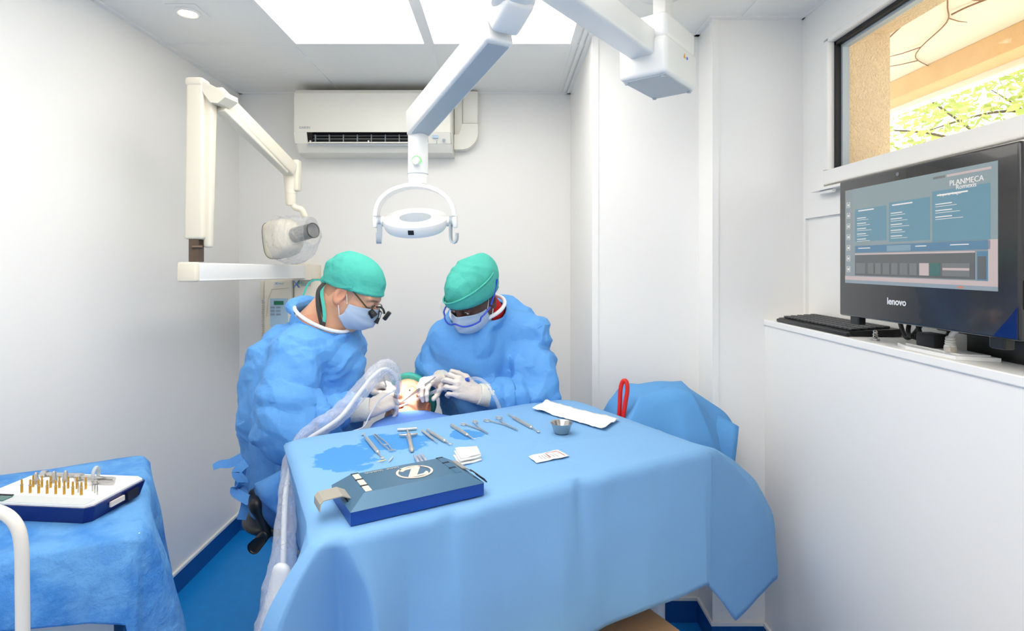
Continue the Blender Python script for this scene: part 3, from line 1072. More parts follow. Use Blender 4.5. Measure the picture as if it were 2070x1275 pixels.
# extension bar from the wall box
e0, e1 = P(610, 549, 2.93), P(384, 549.5, 2.04)
MB().beam(e0, e1, .07, .068, bev=.006).build('extension_bar', m_white, xr, True)
MB().beam(e1 - (e0 - e1).normalized() * -.005, e1 - (e0 - e1).normalized() * .022, .073, .072, bev=.007).build('bar_end_cap', m_cream, xr, True)
dirb = (e1 - e0).normalized()
MB().beam(e0 - Vector((0, 0, .030)), e1 - Vector((0, 0, .030)), .074, .004).build('bar_seam', m_trim, xr)
MB().lathe([(.05, -.042), (.05, .042)], 24, Matrix.Translation(e0)).build('wall_pivot', m_cream, xr, True)
MB().box(e0.x - .05, e0.x + .05, e0.y, YB, e0.z - .04, e0.z + .035, .006).build('wall_bracket', m_cream, xr, True)
scr = Matrix.Translation(P(381, 546, 2.02))
# knuckle with exposed steel bracket
kb = P(397, 506, 2.06)
m_brown = M('bare steel bracket', (104, 88, 76), rough=.45, metal=.6, var=.2, vscale=40)
MB().box(kb.x - .018, kb.x + .018, kb.y - .02, kb.y + .02, kb.z - .042, kb.z + .05, .002).build('knuckle_bracket', m_brown, xr)
MB().tube([kb + Vector((.0, -.03, .012)), kb + Vector((.028, -.012, .012))], .007, 10).build('bolt', m_brown, xr, True)
# upright arm, two shells
u0, u1 = P(398, 484, 2.06), P(401, 172, 2.06)
MB().beam(u0, u1, .068, .052, .062, .055, up=(0, 1, 0), bev=.010).build('upright_arm', m_cream, xr, True)
MB().beam(u0 + Vector((.036, .012, -.03)), u1 + Vector((.036, .012, 0)), .026, .03, .04, .045, up=(0, 1, 0), bev=.008).build('upright_inner_shell', m_cream, xr, True)
MB().box(u1.x - .035, u1.x + .03, u1.y - .03, u1.y + .03, u1.z - .01, u1.z + .022, .010, 3).build('arm_cap', m_cream, xr, True)
# elbow hood
hood = MB()
hp = [(388, 162), (404, 161), (425, 172), (454, 186), (455, 196), (440, 208), (425, 207), (412, 190), (405, 172)]
pf = [P(x, y, 2.035) for x, y in hp]
pb = [P(x, y, 2.035) + Vector((.012, .075, 0)) for x, y in hp]
n_ = len(hp)
hood.add(pf + pb, [tuple(range(n_)), tuple(range(n_, 2 * n_))[::-1]] + [(i, (i + 1) % n_, n_ + (i + 1) % n_, n_ + i) for i in range(n_)])
hood.build('elbow_hood', m_cream, xr)
# sloping arm
g0, g1 = P(432, 188, 2.08), P(588, 344, 2.56)
MB().beam(g0, g1, .062, .062, .058, .066, bev=.010).build('sloping_arm', m_cream, xr, True)
gd = (g1 - g0).normalized()
MB().beam(g0 + gd * .03 + Vector((.01, -.012, -.040)), g1 - gd * .05 + Vector((.006, -.006, -.038)), .046, .026, .03, .012, bev=.005).build('arm_lower_shell', m_cream, xr, True)
# drop tube and yoke
q0 = P(588, 338, 2.58)
MB().lathe([(.030, .02), (.033, 0), (.031, -.06), (.026, -.115), (.026, -.12), (.0245, -.121), (.024, -.16), (.020, -.175)], 24, Matrix.Translation(q0)).build('drop_tube', m_cream, xr, True)
MB().box(q0.x + .012, q0.x + .042, q0.y - .02, q0.y + .03, q0.z - .11, q0.z + .035, .01, 2).build('drop_bracket', m_cream, xr, True)
MB().tube(spline([q0 + Vector((0, 0, -.155)), q0 + Vector((.02, 0, -.185)), q0 + Vector((.05, 0, -.195)), q0 + Vector((.062, .01, -.23))], 5), .014, 12).build('head_yoke', m_cream, xr, True)
# tube head
th0 = P(575, 481, 2.60)
hd = Vector((.86, -.48, .16)).normalized()
hf = frame(th0, hd, (0, 0, 1))
hm = MB()
for (x, wy, wz) in ((-.075, .05, .075), (-.07, .062, .088), (-.03, .07, .095), (.03, .07, .09), (.06, .058, .07), (.07, .045, .05)):
    pass
rows = []
for (x, wy, wz) in ((-.082, .02, .03), (-.080, .052, .074), (-.070, .062, .086), (-.02, .068, .090), (.03, .066, .084), (.06, .055, .066), (.072, .045, .045)):
    row = []
    for k in range(28):
        a = 2 * PI * k / 28
        ca, sa = math.cos(a), math.sin(a)
        row.append(hf @ Vector((x, wy * math.copysign(abs(ca) ** .55, ca), wz * math.copysign(abs(sa) ** .55, sa))))
    rows.append(row)
hm.grid(rows, closed_u=True)
hm.f.append(tuple(range(28))); hm.f.append(tuple(range(6 * 28, 7 * 28))[::-1])
hm.build('tube_head', m_cream, xr, True)
# seam of the housing
sr = []
for k in range(40):
    a = 2 * PI * k / 40
    ca, sa = math.cos(a), math.sin(a)
    sr.append(hf @ Vector((-.072, .0622 * math.copysign(abs(ca) ** .55, ca), .0862 * math.copysign(abs(sa) ** .55, sa))))
MB().tube(sr, .0012, 5, closed=True).build('housing_seam', m_dark, xr)
m_cone = M_film('smoked clear plastic cone', (140, 140, 136), .26, rough=.1, bump=.05)
cone_m = hf @ Matrix.Rotation(PI / 2, 4, 'Y')
MB().lathe([(.036, .06), (.034, .19), (.031, .19), (.031, .07)], 32, cone_m, caps=False).build('aiming_cone', m_cone, xr, True)
MB().lathe([(.0345, .186), (.0352, .190), (.0345, .194), (.031, .192)], 32, cone_m, caps=False).build('cone_rim', M('dark smoked rim', (88, 92, 92), rough=.3), xr, True)
# crumpled protective bag over the head
m_bag = M_film('clear crumpled film', (240, 242, 242), .16, rough=.12, bscale=38, bump=1.0, edge=.22)
vsb, fsb = [], []
bag = MB()
rows = []
for i in range(30):
    t = i / 29
    x = -.03 + .215 * t
    wy = .078 + .03 * math.sin(PI * t) - .03 * t
    wz = .10 + .03 * math.sin(PI * t) - .045 * t
    row = []
    for k in range(44):
        a = 2 * PI * k / 44
        q = Vector((x, wy * math.cos(a), wz * math.sin(a) - .02 * math.sin(PI * t)))
        nn = mnoise.noise(q * 22) * .014 + abs(mnoise.noise(q * 45)) * .010
        q = q * 1.0 + Vector((0, math.cos(a), math.sin(a))) * nn
        row.append(hf @ q)
    rows.append(row)
bag.grid(rows, closed_u=True)
bago = bag.build('plastic_bag', m_bag)
tag(bago, 'clear crumpled plastic bag pulled over the x-ray head', 'plastic bag')
for p in bago.data.polygons: p.use_smooth = True

# ------------------------------------------------------------------ monitor, keyboard and cables on the ledge
mon = thing('all_in_one_computer', (1.05, 1.28, ZH), 'black all-in-one computer with its screen lit on the ledge', 'computer')
# front plane of the monitor: left end (far) and right end (near)
ml = Vector((.950, 1.594, 0)); mr = Vector((.966, 1.052, 0))
ex = (mr - ml).normalized()
en = Vector((ex.y, -ex.x, 0))           # out of the screen
if en.x > 0: en = -en
MW = (mr - ml).length
zb, zt_ = 1.322, 1.700
def mpt(u, v, w=0.0):
    """u along the screen (far to near), v up, w out of it"""
    return ml + ex * u + Vector((0, 0, zb + v)) + en * w
def mbox(u0, u1, v0, v1, w0, w1, bev=0.0, seg=2):
    c = mpt((u0 + u1) / 2, (v0 + v1) / 2, (w0 + w1) / 2)
    return MB().obox(c, ex, (0, 0, 1), ex.cross(Vector((0, 0, 1))), u1 - u0, v1 - v0, abs(w1 - w0), bev, seg)
MH = zt_ - zb
m_bezel = M('black gloss bezel', (44, 44, 45), rough=.22, var=.05, coat=.3)
mbox(0, MW, 0, MH, -.035, 0, .006, 3).build('housing', m_bezel, mon, True)
mbox(.03, MW - .03, .02, MH - .02, -.06, -.034, .008).build('rear_shell', m_black, mon, True)
s0_, s1_, sv0, sv1 = .028, MW - .045, .092, MH - .030
m_scr = M('screen background', (128, 138, 140), rough=.25, emit=.22, var=.02)
scr_o = mbox(s0_, s1_, sv0, sv1, 0, .0006).build('screen', m_scr, mon)
SWd, SHt = s1_ - s0_, sv1 - sv0
def sq(name, a, b, c, d, mat, w=.0012):
    """rectangle on the screen in 0..1 coordinates (left,right,bottom,top)"""
    return mbox(s0_ + a * SWd, s0_ + b * SWd, sv0 + c * SHt, sv0 + d * SHt, .0004, w).build(name, mat, scr_o)
m_sblue = M('screen blue tile', (96, 132, 146), rough=.25, emit=.25, var=.02)  # tile and dark strip greyed, haze of the reflected wall in their colour
m_sblue2 = M('screen deep blue bar', (84, 118, 142), rough=.25, emit=.25, var=.02)
m_sdark = M('screen dark strip', (94, 96, 96), rough=.25, emit=.15, var=.02)
m_spink = M('screen pale frame', (176, 160, 158), rough=.25, emit=.3, var=.02)
m_stxt = M('screen white text', (205, 200, 196), rough=.3, emit=.35, var=.0)
m_sblk = M('screen thumbnail', (112, 114, 114), rough=.25, emit=.15)
m_sgreen = M('screen green swatch', (64, 104, 100), rough=.25, emit=.15)
sq('task_bar', 0, 1, 0, .035, M('screen task bar', (130, 142, 150), rough=.25, emit=.25))
sq('screen_frame', 0, 1, .035, .075, m_spink)
sq('screen_frame', .955, 1, .075, .40, m_spink)
sq('window_area', .07, 1, .40, 1.0, M('screen window', (128, 142, 144), rough=.25, emit=.22), .0009)
for a, b, c, d in ((.09, .345, .44, .78), (.365, .64, .42, .80), (.655, .965, .40, .84)):
    sq('screen_tile', a, b, c, d, m_sblue)
sq('screen_bar', .09, .965, .325, .395, m_sblue2)
sq('screen_tab', .35, .52, .33, .385, M('screen tab', (118, 142, 156), rough=.25, emit=.25), .0016)
sq('screen_strip', .09, .89, .085, .30, m_sdark)
sq('screen_frame', .09, .89, .30, .315, m_spink)
sq('side_list', .90, .955, .08, .31, m_sblue2)
sq('side_list_rows', .905, .945, .09, .27, m_sdark, .0016)
for k, (a, b) in enumerate(((.10, .18), (.20, .305), (.32, .43), (.445, .56), (.575, .635), (.64, .70), (.715, .865))):
    mt = m_sblk if k not in (4, 5) else (m_spink if k == 4 else m_sgreen)
    sq('thumbnail', a, b, .105, .215, mt, .0016)
    if k in (1, 2, 3):
        sq('thumbnail_line', (a + b) / 2 - .006, (a + b) / 2 + .006, .107, .213, m_sdark, .002)
sq('thumbnail_line', .717, .863, .155, .175, m_spink, .002)
sq('search_field', .74, .97, .945, .965, m_spink)
sq('search_label', .66, .73, .945, .965, m_sblk)
for i, (a0_, top, nrow, ws) in enumerate(((.12, .72, 5, .13), (.39, .73, 5, .14), (.685, .76, 3, .17))):
    hdv = top + .035
    sq('text_line', a0_ - .0, a0_ + ws * 1.0, hdv, hdv + .012, m_stxt, .0018)
    for k in range(nrow):
        zt0 = top - .04 - k * .055
        sq('text_line', a0_ - .01, a0_ + ws * .5, zt0, zt0 + .008, m_stxt, .0018)
        sq('text_line', a0_ - .01, a0_ + ws * (.65 + .3 * ((k * 7) % 3) / 3), zt0 - .018, zt0 - .014, m_stxt, .0018)
for k in range(7):
    v0_ = .12 + k * .115
    x0_ = .018
    for (a, b, c, d) in ((x0_, x0_ + .028, v0_, v0_ + .003), (x0_, x0_ + .028, v0_ + .055, v0_ + .058), (x0_, x0_ + .0015, v0_, v0_ + .058), (x0_ + .027, x0_ + .0285, v0_, v0_ + .058)):
        sq('icon_line', a, b, c, d, m_stxt, .0018)
    sq('icon_mark', x0_ + .009, x0_ + .02, v0_ + .015, v0_ + .04, m_stxt, .0018)
for k, (a, b) in enumerate(((.12, .22), (.55, .62), (.76, .86))):
    sq('text_line', a, b, .365, .373, m_stxt, .0018)
sq('notification', .80, .83, .012, .024, M('screen orange mark', (190, 110, 80), rough=.3, emit=.3), .0018)
def mtxt(u, v, w=.0012):
    m = Matrix((ex, Vector((0, 0, 1)), en)).transposed().to_4x4()
    m.translation = mpt(u, v, w)
    return m
MB().text('PLANMECA', .0165, mtxt(s0_ + .845 * SWd, sv0 + .885 * SHt), bold=.0).build('lettering', m_stxt, scr_o)
MB().text('Romexis', .0145, mtxt(s0_ + .845 * SWd, sv0 + .845 * SHt)).build('lettering', m_stxt, scr_o)
MB().text('Importar imagen', .0085, mtxt(s0_ + .76 * SWd, sv0 + .80 * SHt)).build('lettering', m_stxt, scr_o)
m_logo = M('silver lettering', (225, 226, 228), rough=.35)
MB().text('lenovo', .0235, mtxt(MW * .415, .052), bold=.0005).build('lettering', m_logo, mon)
MB().lathe([(.0048, 0), (.0048, .001)], 20, mtxt(MW * .42, MH - .0145, .0)).build('webcam', M('webcam lens', (120, 122, 126), rough=.2), mon)
for u in (.035, MW - .075):
    mbox(u, u + .035, -.022, .003, -.03, -.008, .003).build('foot', m_black, mon)
mbox(MW - .0, MW + .0015, .06, .115, -.03, -.006, .0).build('side_port', m_blackrub, mon)
for v in (.14, .165):
    mbox(MW - .0, MW + .002, v, v + .015, -.026, -.008, .0005).build('side_button', m_black, mon)
mbx = MB().add([mpt(MW - .055, .004, .001), mpt(MW - .004, .004, .001), mpt(MW - .004, .065, .001), mpt(MW - .022, .042, .001), mpt(MW - .055, .004, .0018), mpt(MW - .004, .004, .0018), mpt(MW - .004, .065, .0018), mpt(MW - .022, .042, .0018)],
               [(0, 1, 2, 3), (7, 6, 5, 4), (0, 4, 5, 1), (1, 5, 6, 2), (2, 6, 7, 3), (3, 7, 4, 0)])
mbx.build('protective_film_corner', M('deep blue film', (12, 34, 92), rough=.1), mon)
# stand and foot block behind
sb = MB()
sb.box(1.09, 1.135, 1.16, 1.42, 1.30, 1.42, .004)
sb.build('stand_neck', m_black, mon)
MB().box(1.092, 1.148, 1.13, 1.33, ZH, 1.315, .006).build('stand_base', m_black, mon, True)

# keyboard
kb0 = thing('keyboard', (1.06, 1.83, ZH), 'black computer keyboard lying on the white ledge', 'keyboard')
kx0, kx1 = XH + .014, XR - .005
ky0, ky1 = 1.62, 2.06
ktop = ZH + .018
m_key = M('keyboard key', (58, 60, 62), rough=.45)
kbm = MB().add([(kx0, ky0 + .02, ZH + .002), (kx0, ky1, ZH + .002), (kx1, ky1, ZH + .002), (kx1, ky0, ZH + .002), (kx0, ky0 + .02, ZH + .014), (kx0, ky1, ZH + .014), (kx1, ky1, ZH + .024), (kx1, ky0, ZH + .024)],
               [(3, 2, 1, 0), (4, 5, 6, 7), (0, 1, 5, 4), (1, 2, 6, 5), (2, 3, 7, 6), (3, 0, 4, 7)])
kbm.build('keyboard_body', m_black, kb0)
MB().box(kx0 - .012, kx0 + .002, ky0 + .012, ky1 - .004, ZH + .0005, ZH + .012, .004).build('palm_edge', m_black, kb0, True)
key_me = None
nrows, ncols = 5, 18
for r_ in range(nrows):
    for c_ in range(ncols):
        x = kx0 + .010 + (r_ + .5) * (kx1 - kx0 - .02) / nrows
        y = ky1 - .012 - (c_ + .5) * (ky1 - ky0 - .04) / ncols
        z = ZH + .014 + (x - kx0) / (kx1 - kx0) * .010 + .004
        if key_me is None:
            o = MB().box(-.0105, .0105, -.0098, .0098, -.004, .003, .0018, 1).build('key', m_key, kb0, local=True)
            key_me = o.data
        else:
            o = link(bpy.data.objects.new('key', key_me), kb0)
        o.location = Vector((x, y, z)) - LOC[kb0.name]

# cables and sockets
def cable(name, pts, r, mat, label, cat='cable', n=8):
    o = MB().tube(spline(pts, n), r, 10).build(name, mat, None, True)
    return tag(o, label, cat)
cz = ZH + .007
cable('power_cable', [(1.125, 1.60, 1.36), (1.125, 1.60, cz + .05), (1.12, 1.565, cz), (1.12, 1.52, cz + .03), (1.12, 1.48, cz + .09)], .0058, m_blackrub, 'black cable dipping below the far corner of the monitor')
lp = []
for k in range(15):
    a = -PI * .15 + 2 * PI * .8 * k / 14
    lp.append((1.10 + .012 * math.sin(a), 1.44 + .04 * math.sin(a + PI), cz + .06 - .058 * math.cos(a + PI * 1.0) * -1 if False else cz + .058 + .058 * math.cos(a)))
cable('looped_cable', lp, .0055, m_blackrub, 'black cable hanging in a round loop under the monitor', n=4)
plug = thing('black_plug', (1.045, 1.36, ZH), 'black mains plug with ribbed strain relief pushed into the socket plate', 'plug')
MB().box(1.02, 1.06, 1.335, 1.395, ZH + .01, ZH + .045, .006).build('plug_body', m_blackrub, plug, True)
for k in range(5):
    MB().tube([(1.04, 1.40 + k * .007, ZH + .028), (1.04, 1.403 + k * .007, ZH + .028)], .009 - k * .0006, 10).build('rib', m_blackrub, plug, True)
MB().tube(spline([(1.04, 1.39, ZH + .028), (1.045, 1.45, ZH + .03), (1.06, 1.47, ZH + .06), (1.07, 1.47, 1.35)], 8), .0055, 10).build('lead', m_blackrub, plug, True)
spl = thing('socket_plate', (1.02, 1.32, ZH), 'white socket plate lying loose on the ledge under the monitor', 'socket plate')
MB().prism([(XH + .008, 1.245), (1.075, 1.215), (1.085, 1.42), (XH + .03, 1.46), (XH + .008, 1.40)], ZH + .0005, ZH + .009).build('plate', m_white, spl)
MB().prism([(XH + .025, 1.255), (1.07, 1.235), (1.075, 1.40), (XH + .03, 1.43)], ZH + .009, ZH + .012).build('raised_panel', m_white, spl)
net = thing('network_cable', (1.015, 1.285, ZH + .012), 'white network cable plugged into the socket plate', 'cable')
m_cab = M('white cable', (226, 222, 212), rough=.5)
MB().box(1.012, 1.030, 1.276, 1.296, ZH + .012, ZH + .026, .002).build('connector', M('clear connector', (205, 196, 182), rough=.3), net)
MB().lathe([(.011, 0), (.0115, .004), (.0095, .005), (.0115, .009), (.0095, .010), (.011, .014), (.009, .015), (.010, .02), (.007, .024)], 16, Matrix.Translation((1.021, 1.286, ZH + .024))).build('boot', m_cab, net, True)
MB().tube(spline([(1.021, 1.286, ZH + .045), (1.024, 1.276, ZH + .060), (1.034, 1.24, ZH + .078), (1.05, 1.15, ZH + .098)], 8), .0055, 10).build('lead', m_cab, net, True)
ad = tag(MB().lathe([(.011, 0), (.011, .005), (.005, .007), (.007, .010), (.005, .013), (.007, .016), (.005, .019), (.006, .024), (.003, .028)], 16, Matrix.Translation((1.03, 1.56, ZH + .0005))).build('brass_fitting', m_steel, None, True), 'small ribbed metal fitting standing beside the keyboard', 'fitting')
# ------------------------------------------------------------------ cloth
def M_cloth(name, rgb, var=.05, bump=.25, bscale=14, rough=.75, wet=None, mottle=None, trans=.12):
    m = M(name, rgb, rough=rough, var=var, vscale=4, spec=.25)
    n, l = m.node_tree.nodes, m.node_tree.links
    b = n['Principled BSDF']
    tc = [x for x in n if x.type == 'TEX_COORD'][0]
    # fine weave plus soft rumples
    n1 = n.new('ShaderNodeTexNoise'); n1.inputs['Scale'].default_value = bscale; n1.inputs['Detail'].default_value = 6; n1.inputs['Roughness'].default_value = .55
    n2 = n.new('ShaderNodeTexNoise'); n2.inputs['Scale'].default_value = 420; n2.inputs['Detail'].default_value = 2
    l.new(tc.outputs['Object'], n1.inputs['Vector']); l.new(tc.outputs['Object'], n2.inputs['Vector'])
    mu = n.new('ShaderNodeMath'); mu.operation = 'MULTIPLY_ADD'; mu.inputs[1].default_value = .05
    l.new(n2.outputs['Fac'], mu.inputs[0]); l.new(n1.outputs['Fac'], mu.inputs[2])
    bp = n.new('ShaderNodeBump'); bp.inputs['Strength'].default_value = bump; bp.inputs['Distance'].default_value = .02
    l.new(mu.outputs[0], bp.inputs['Height']); l.new(bp.outputs['Normal'], b.inputs['Normal'])
    src = b.inputs['Base Color'].links[0].from_socket
    if mottle:
        n3 = n.new('ShaderNodeTexNoise'); n3.inputs['Scale'].default_value = mottle[0]; n3.inputs['Detail'].default_value = 8; n3.inputs['Roughness'].default_value = .62
        l.new(tc.outputs['Object'], n3.inputs['Vector'])
        cr = n.new('ShaderNodeMapRange'); cr.inputs['From Min'].default_value = .42; cr.inputs['From Max'].default_value = .6
        l.new(n3.outputs['Fac'], cr.inputs['Value'])
        mx = n.new('ShaderNodeMix'); mx.data_type = 'RGBA'
        l.new(cr.outputs['Result'], mx.inputs['Factor']); l.new(src, mx.inputs['A']); mx.inputs['B'].default_value = lin(mottle[1])
        src = mx.outputs['Result']
    if wet:
        # damp stains: blobs at given places with ragged edges (object space)
        mask = None
        nw = n.new('ShaderNodeTexNoise'); nw.inputs['Scale'].default_value = 22; nw.inputs['Detail'].default_value = 5; nw.inputs['Roughness'].default_value = .6
        l.new(tc.outputs['Object'], nw.inputs['Vector'])
        for (cx, cy, czz, r1, r2, ang) in wet:
            mp = n.new('ShaderNodeMapping'); mp.vector_type = 'TEXTURE'
            mp.inputs['Location'].default_value = (cx, cy, czz)
            mp.inputs['Rotation'].default_value = (0, 0, ang)
            mp.inputs['Scale'].default_value = (r1, r2, .2)
            l.new(tc.outputs['Object'], mp.inputs['Vector'])
            ln = n.new('ShaderNodeVectorMath'); ln.operation = 'LENGTH'
            l.new(mp.outputs['Vector'], ln.inputs[0])
            ad = n.new('ShaderNodeMath'); ad.operation = 'MULTIPLY_ADD'; ad.inputs[1].default_value = 1.5
            l.new(nw.outputs['Fac'], ad.inputs[0]); l.new(ln.outputs['Value'], ad.inputs[2])
            rg = n.new('ShaderNodeMapRange'); rg.inputs['From Min'].default_value = 1.72; rg.inputs['From Max'].default_value = 1.62
            l.new(ad.outputs[0], rg.inputs['Value'])
            if mask is None: mask = rg.outputs['Result']
            else:
                mm = n.new('ShaderNodeMath'); mm.operation = 'MAXIMUM'
                l.new(mask, mm.inputs[0]); l.new(rg.outputs['Result'], mm.inputs[1]); mask = mm.outputs[0]
        mx = n.new('ShaderNodeMix'); mx.data_type = 'RGBA'
        l.new(mask, mx.inputs['Factor']); l.new(src, mx.inputs['A']); mx.inputs['B'].default_value = lin((84, 158, 228))
        src = mx.outputs['Result']
    l.new(src, b.inputs['Base Color'])
    if trans:
        tl = n.new('ShaderNodeBsdfTranslucent'); l.new(src, tl.inputs['Color'])
        ms = n.new('ShaderNodeMixShader'); ms.inputs['Fac'].default_value = trans
        l.new(b.outputs[0], ms.inputs[1]); l.new(tl.outputs[0], ms.inputs[2])
        l.new(ms.outputs[0], n['Material Output'].inputs['Surface'])
    return m

ZT = .97
def drape(name, top, keys, mat, z_top, rings=14, rows=30, crease=None, dome=0.0, seed=1, amp=.004, topn=.0015, parent=None, thick=.0012, notch=()):
    """cloth over a table: keys = list of (top xy point, bottom point, columns to the next key); the loop closes itself.
    The flat top is filled by rings shrinking to the centre, the skirt falls from the rim."""
    cols = []
    n = len(keys)
    for i in range(n):
        t0, b0, c = keys[i]
        t1, b1, _ = keys[(i + 1) % n]
        for k in range(c):
            f = k / c
            g = f * f * (3 - 2 * f)
            cols.append((Vector((t0[0] + (t1[0] - t0[0]) * f, t0[1] + (t1[1] - t0[1]) * f, z_top)), Vector(b0).lerp(Vector(b1), g)))
    N = len(cols)
    cen = sum((c[0] for c in cols), Vector()) / N
    rowsv = []
    for r in range(rings):
        s = (r + .35) / (rings + .05)
        row = []
        for (tp, bt) in cols:
            p = cen.lerp(tp, s)
            z = z_top + dome * (1 - s * s)
            z += topn * (mnoise.noise(Vector((p.x * 5, p.y * 5, seed))) + .6 * mnoise.noise(Vector((p.x * 13, p.y * 13, seed))))
            if crease:
                for (a, b, hgt) in crease:
                    a_, b_ = Vector(a), Vector(b)
                    dd = (b_ - a_); L = dd.length; dd /= L
                    q = Vector((p.x, p.y)) - a_
                    al = q.dot(dd); pe = abs(q.x * dd.y - q.y * dd.x)
                    if -.02 < al < L + .02:
                        z += hgt * max(0, 1 - pe / .012)
            edge = max(0, (s - .95) / .05)
            row.append(Vector((p.x, p.y, z - .003 * edge * edge)))
        rowsv.append(row)
    for r in range(1, rows + 1):
        t = r / rows
        row = []
        for k, (tp, bt) in enumerate(cols):
            h = 1 - (1 - t) ** 2.0
            p = Vector((tp.x + (bt.x - tp.x) * h, tp.y + (bt.y - tp.y) * h, tp.z - .003 + (bt.z - tp.z + .003) * t))
            out = (tp - cen); out.z = 0; out.normalize()
            w = mnoise.noise(Vector((p.x * 7, p.y * 7, p.z * 4 + seed))) + .5 * mnoise.noise(Vector((p.x * 15, p.y * 15, p.z * 9 + seed)))
            for (nx, ny, nh, nw) in notch:
                dist = math.hypot(tp.x - nx, tp.y - ny)
                p += out * (-nh * max(0, 1 - dist / nw) * math.exp(-3.0 * t))
            p += out * (amp * w * min(1, t * 2.5) * 2.2)
            row.append(p)
        rowsv.append(row)
    m = MB().grid(rowsv, closed_u=True)
    m.v.append(cen + Vector((0, 0, dome))); ci = len(m.v) - 1
    for k in range(N):
        m.f.append((ci, (k + 1) % N, k))
    o = m.build(name, mat, parent, True, angle=180)
    md = o.modifiers.new('thickness', 'SOLIDIFY'); md.thickness = thick; md.offset = 1
    return o

# ---- instrument table in the middle
tA, tD, tB, tC = T(570, 888, ZT), T(640, 1100, ZT), T(1447, 904, ZT), T(1152, 800, ZT)
def xy(v): return (v.x, v.y)
def mixp(a, b, t): return a.lerp(b, t)
def rnd(prev, cur, nxt, r, n=5):
    """points rounding the corner cur"""
    a = cur + (prev - cur).normalized() * r
    b = cur + (nxt - cur).normalized() * r
    out = []
    for k in range(n):
        t = k / (n - 1)
        out.append(a * (1 - t) ** 2 + cur * 2 * t * (1 - t) + b * t * t)
    return out
tab = thing('instrument_table', (-.04, 1.5, 0), 'wheeled instrument table hidden under the large blue drape', 'table')
cen = (tA + tB + tC + tD) / 4
def ins(v, s, z): 
    q = cen.lerp(v, s); return Vector((q.x, q.y, z))
tm = MB()
qs = [ins(v, .925, 0) for v in (tA, tD, tB, tC)]
tm.prism([(q.x, q.y) for q in qs], ZT - .035, ZT - .006).build('table_top', m_steel, tab)
for v in (tA, tD, tB.lerp(tC, .6), tC):
    q = ins(v, .62, 0)
    lg = MB().tube([(q.x, q.y, .055), (q.x, q.y, ZT - .035)], .014, 12).build('leg', m_steel, tab, True)
    MB().lathe([(.0, -.025), (.02, -.02), (.027, 0), (.02, .02), (.0, .025)], 16, Matrix.Translation((q.x, q.y, .027)) @ Matrix.Rotation(PI / 2, 4, 'X')).build('caster', m_blackrub, lg, True)
# drape
down = Vector((0, 0, -1))
def B(px, py, d): return P(px, py, d)
def under(v, dz_, inw=.10):
    q = cen.lerp(v, 1 - inw); return Vector((q.x, q.y, ZT - dz_))
keys = []
rA = rnd(tC, tA, tD, .03); rD = rnd(tA, tD, tB, .05); rB = rnd(tD, tB, tC, .022); rC = rnd(tB, tC, tA, .10)
def K(t, b, c): keys.append((xy(t), b, c))
# left side from A to D: tucked under
K(rA[0], under(rA[0], .22), 3); K(rA[2], under(rA[2], .20, .08), 3); K(rA[4], under(rA[4], .22, .06), 10)
K(mixp(tA, tD, .35), under(mixp(tA, tD, .35), .22, .05), 14)
K(mixp(tA, tD, .8), under(mixp(tA, tD, .8), .2, -.0), 8)
# corner D: cone flaring to the left with a deep fold beside it
K(rD[0], B(560, 1330, 1.02), 6)
K(rD[1], B(520, 1345, .985), 5)
K(rD[2], B(545, 1375, .955), 6)
K(rD[3], B(690, 1350, 1.085), 5)
K(rD[4], B(765, 1345, 1.02), 8)
front = lambda t, px, py, d: K(mixp(tD, tB, t), B(px, py, d), 10)
def fr_key(t, dz_, out, c=12):
    q = mixp(tD, tB, t)
    nrm = Vector(((tB - tD).y, -(tB - tD).x, 0)).normalized()
    K(q, Vector((q.x + nrm.x * out, q.y + nrm.y * out, ZT - dz_)), c)
fr_key(.16, .36, -.005); fr_key(.26, .355, .022); fr_key(.36, .35, .012); fr_key(.5, .352, .022); fr_key(.62, .350, .014); fr_key(.74, .342, .02); fr_key(.86, .352, .014)
fr_key(.955, .352, .012, 6)
K(rB[0], B(1438, 1182, 1.515), 4)
# corner B: long flap falling outwards
K(rB[1], B(1433, 1184, 1.575), 6)
K(rB[2], B(1488, 1254, 1.69), 12)
K(rB[3], B(1571, 1168, 1.86), 8)
K(rB[4], B(1566, 1105, 1.90), 8)
nr = Vector(((tC - tB).y, -(tC - tB).x, 0)).normalized()
for t in (.15, .4, .7):
    q = mixp(tB, tC, t); K(q, Vector((q.x + nr.x * .02, q.y + nr.y * .02, ZT - .34)), 10)
for r_ in rC: K(r_, Vector((r_.x + .01, r_.y + .015, ZT - .3)), 4)
nb = Vector(((tA - tC).y, -(tA - tC).x, 0)).normalized()
for t in (.3, .5, .7, .9):
    q = mixp(tC, tA, t); K(q, Vector((q.x + nb.x * .01, q.y + nb.y * .01, ZT - .25)), 8)
wets = []
for (px, py, r1, r2, a) in ((694, 926, .085, .115, .3), (795, 893, .105, .085, .3), (938, 880, .055, .05, .3)):
    q = T(px, py, ZT); wets.append((q.x, q.y, q.z, r1, r2, a))
m_drape = M_cloth('light blue drape cloth', (136, 189, 238), var=.03, bump=.12, bscale=9, wet=wets, trans=.15)
crs = [((T(1010, 912, ZT).x, T(1010, 912, ZT).y), (T(1330, 872, ZT).x, T(1330, 872, ZT).y), .003), ((T(1100, 990, ZT).x, T(1100, 990, ZT).y), (T(1420, 915, ZT).x, T(1420, 915, ZT).y), .003),
       ((T(900, 860, ZT).x, T(900, 860, ZT).y), (T(1160, 935, ZT).x, T(1160, 935, ZT).y), -.0016)]
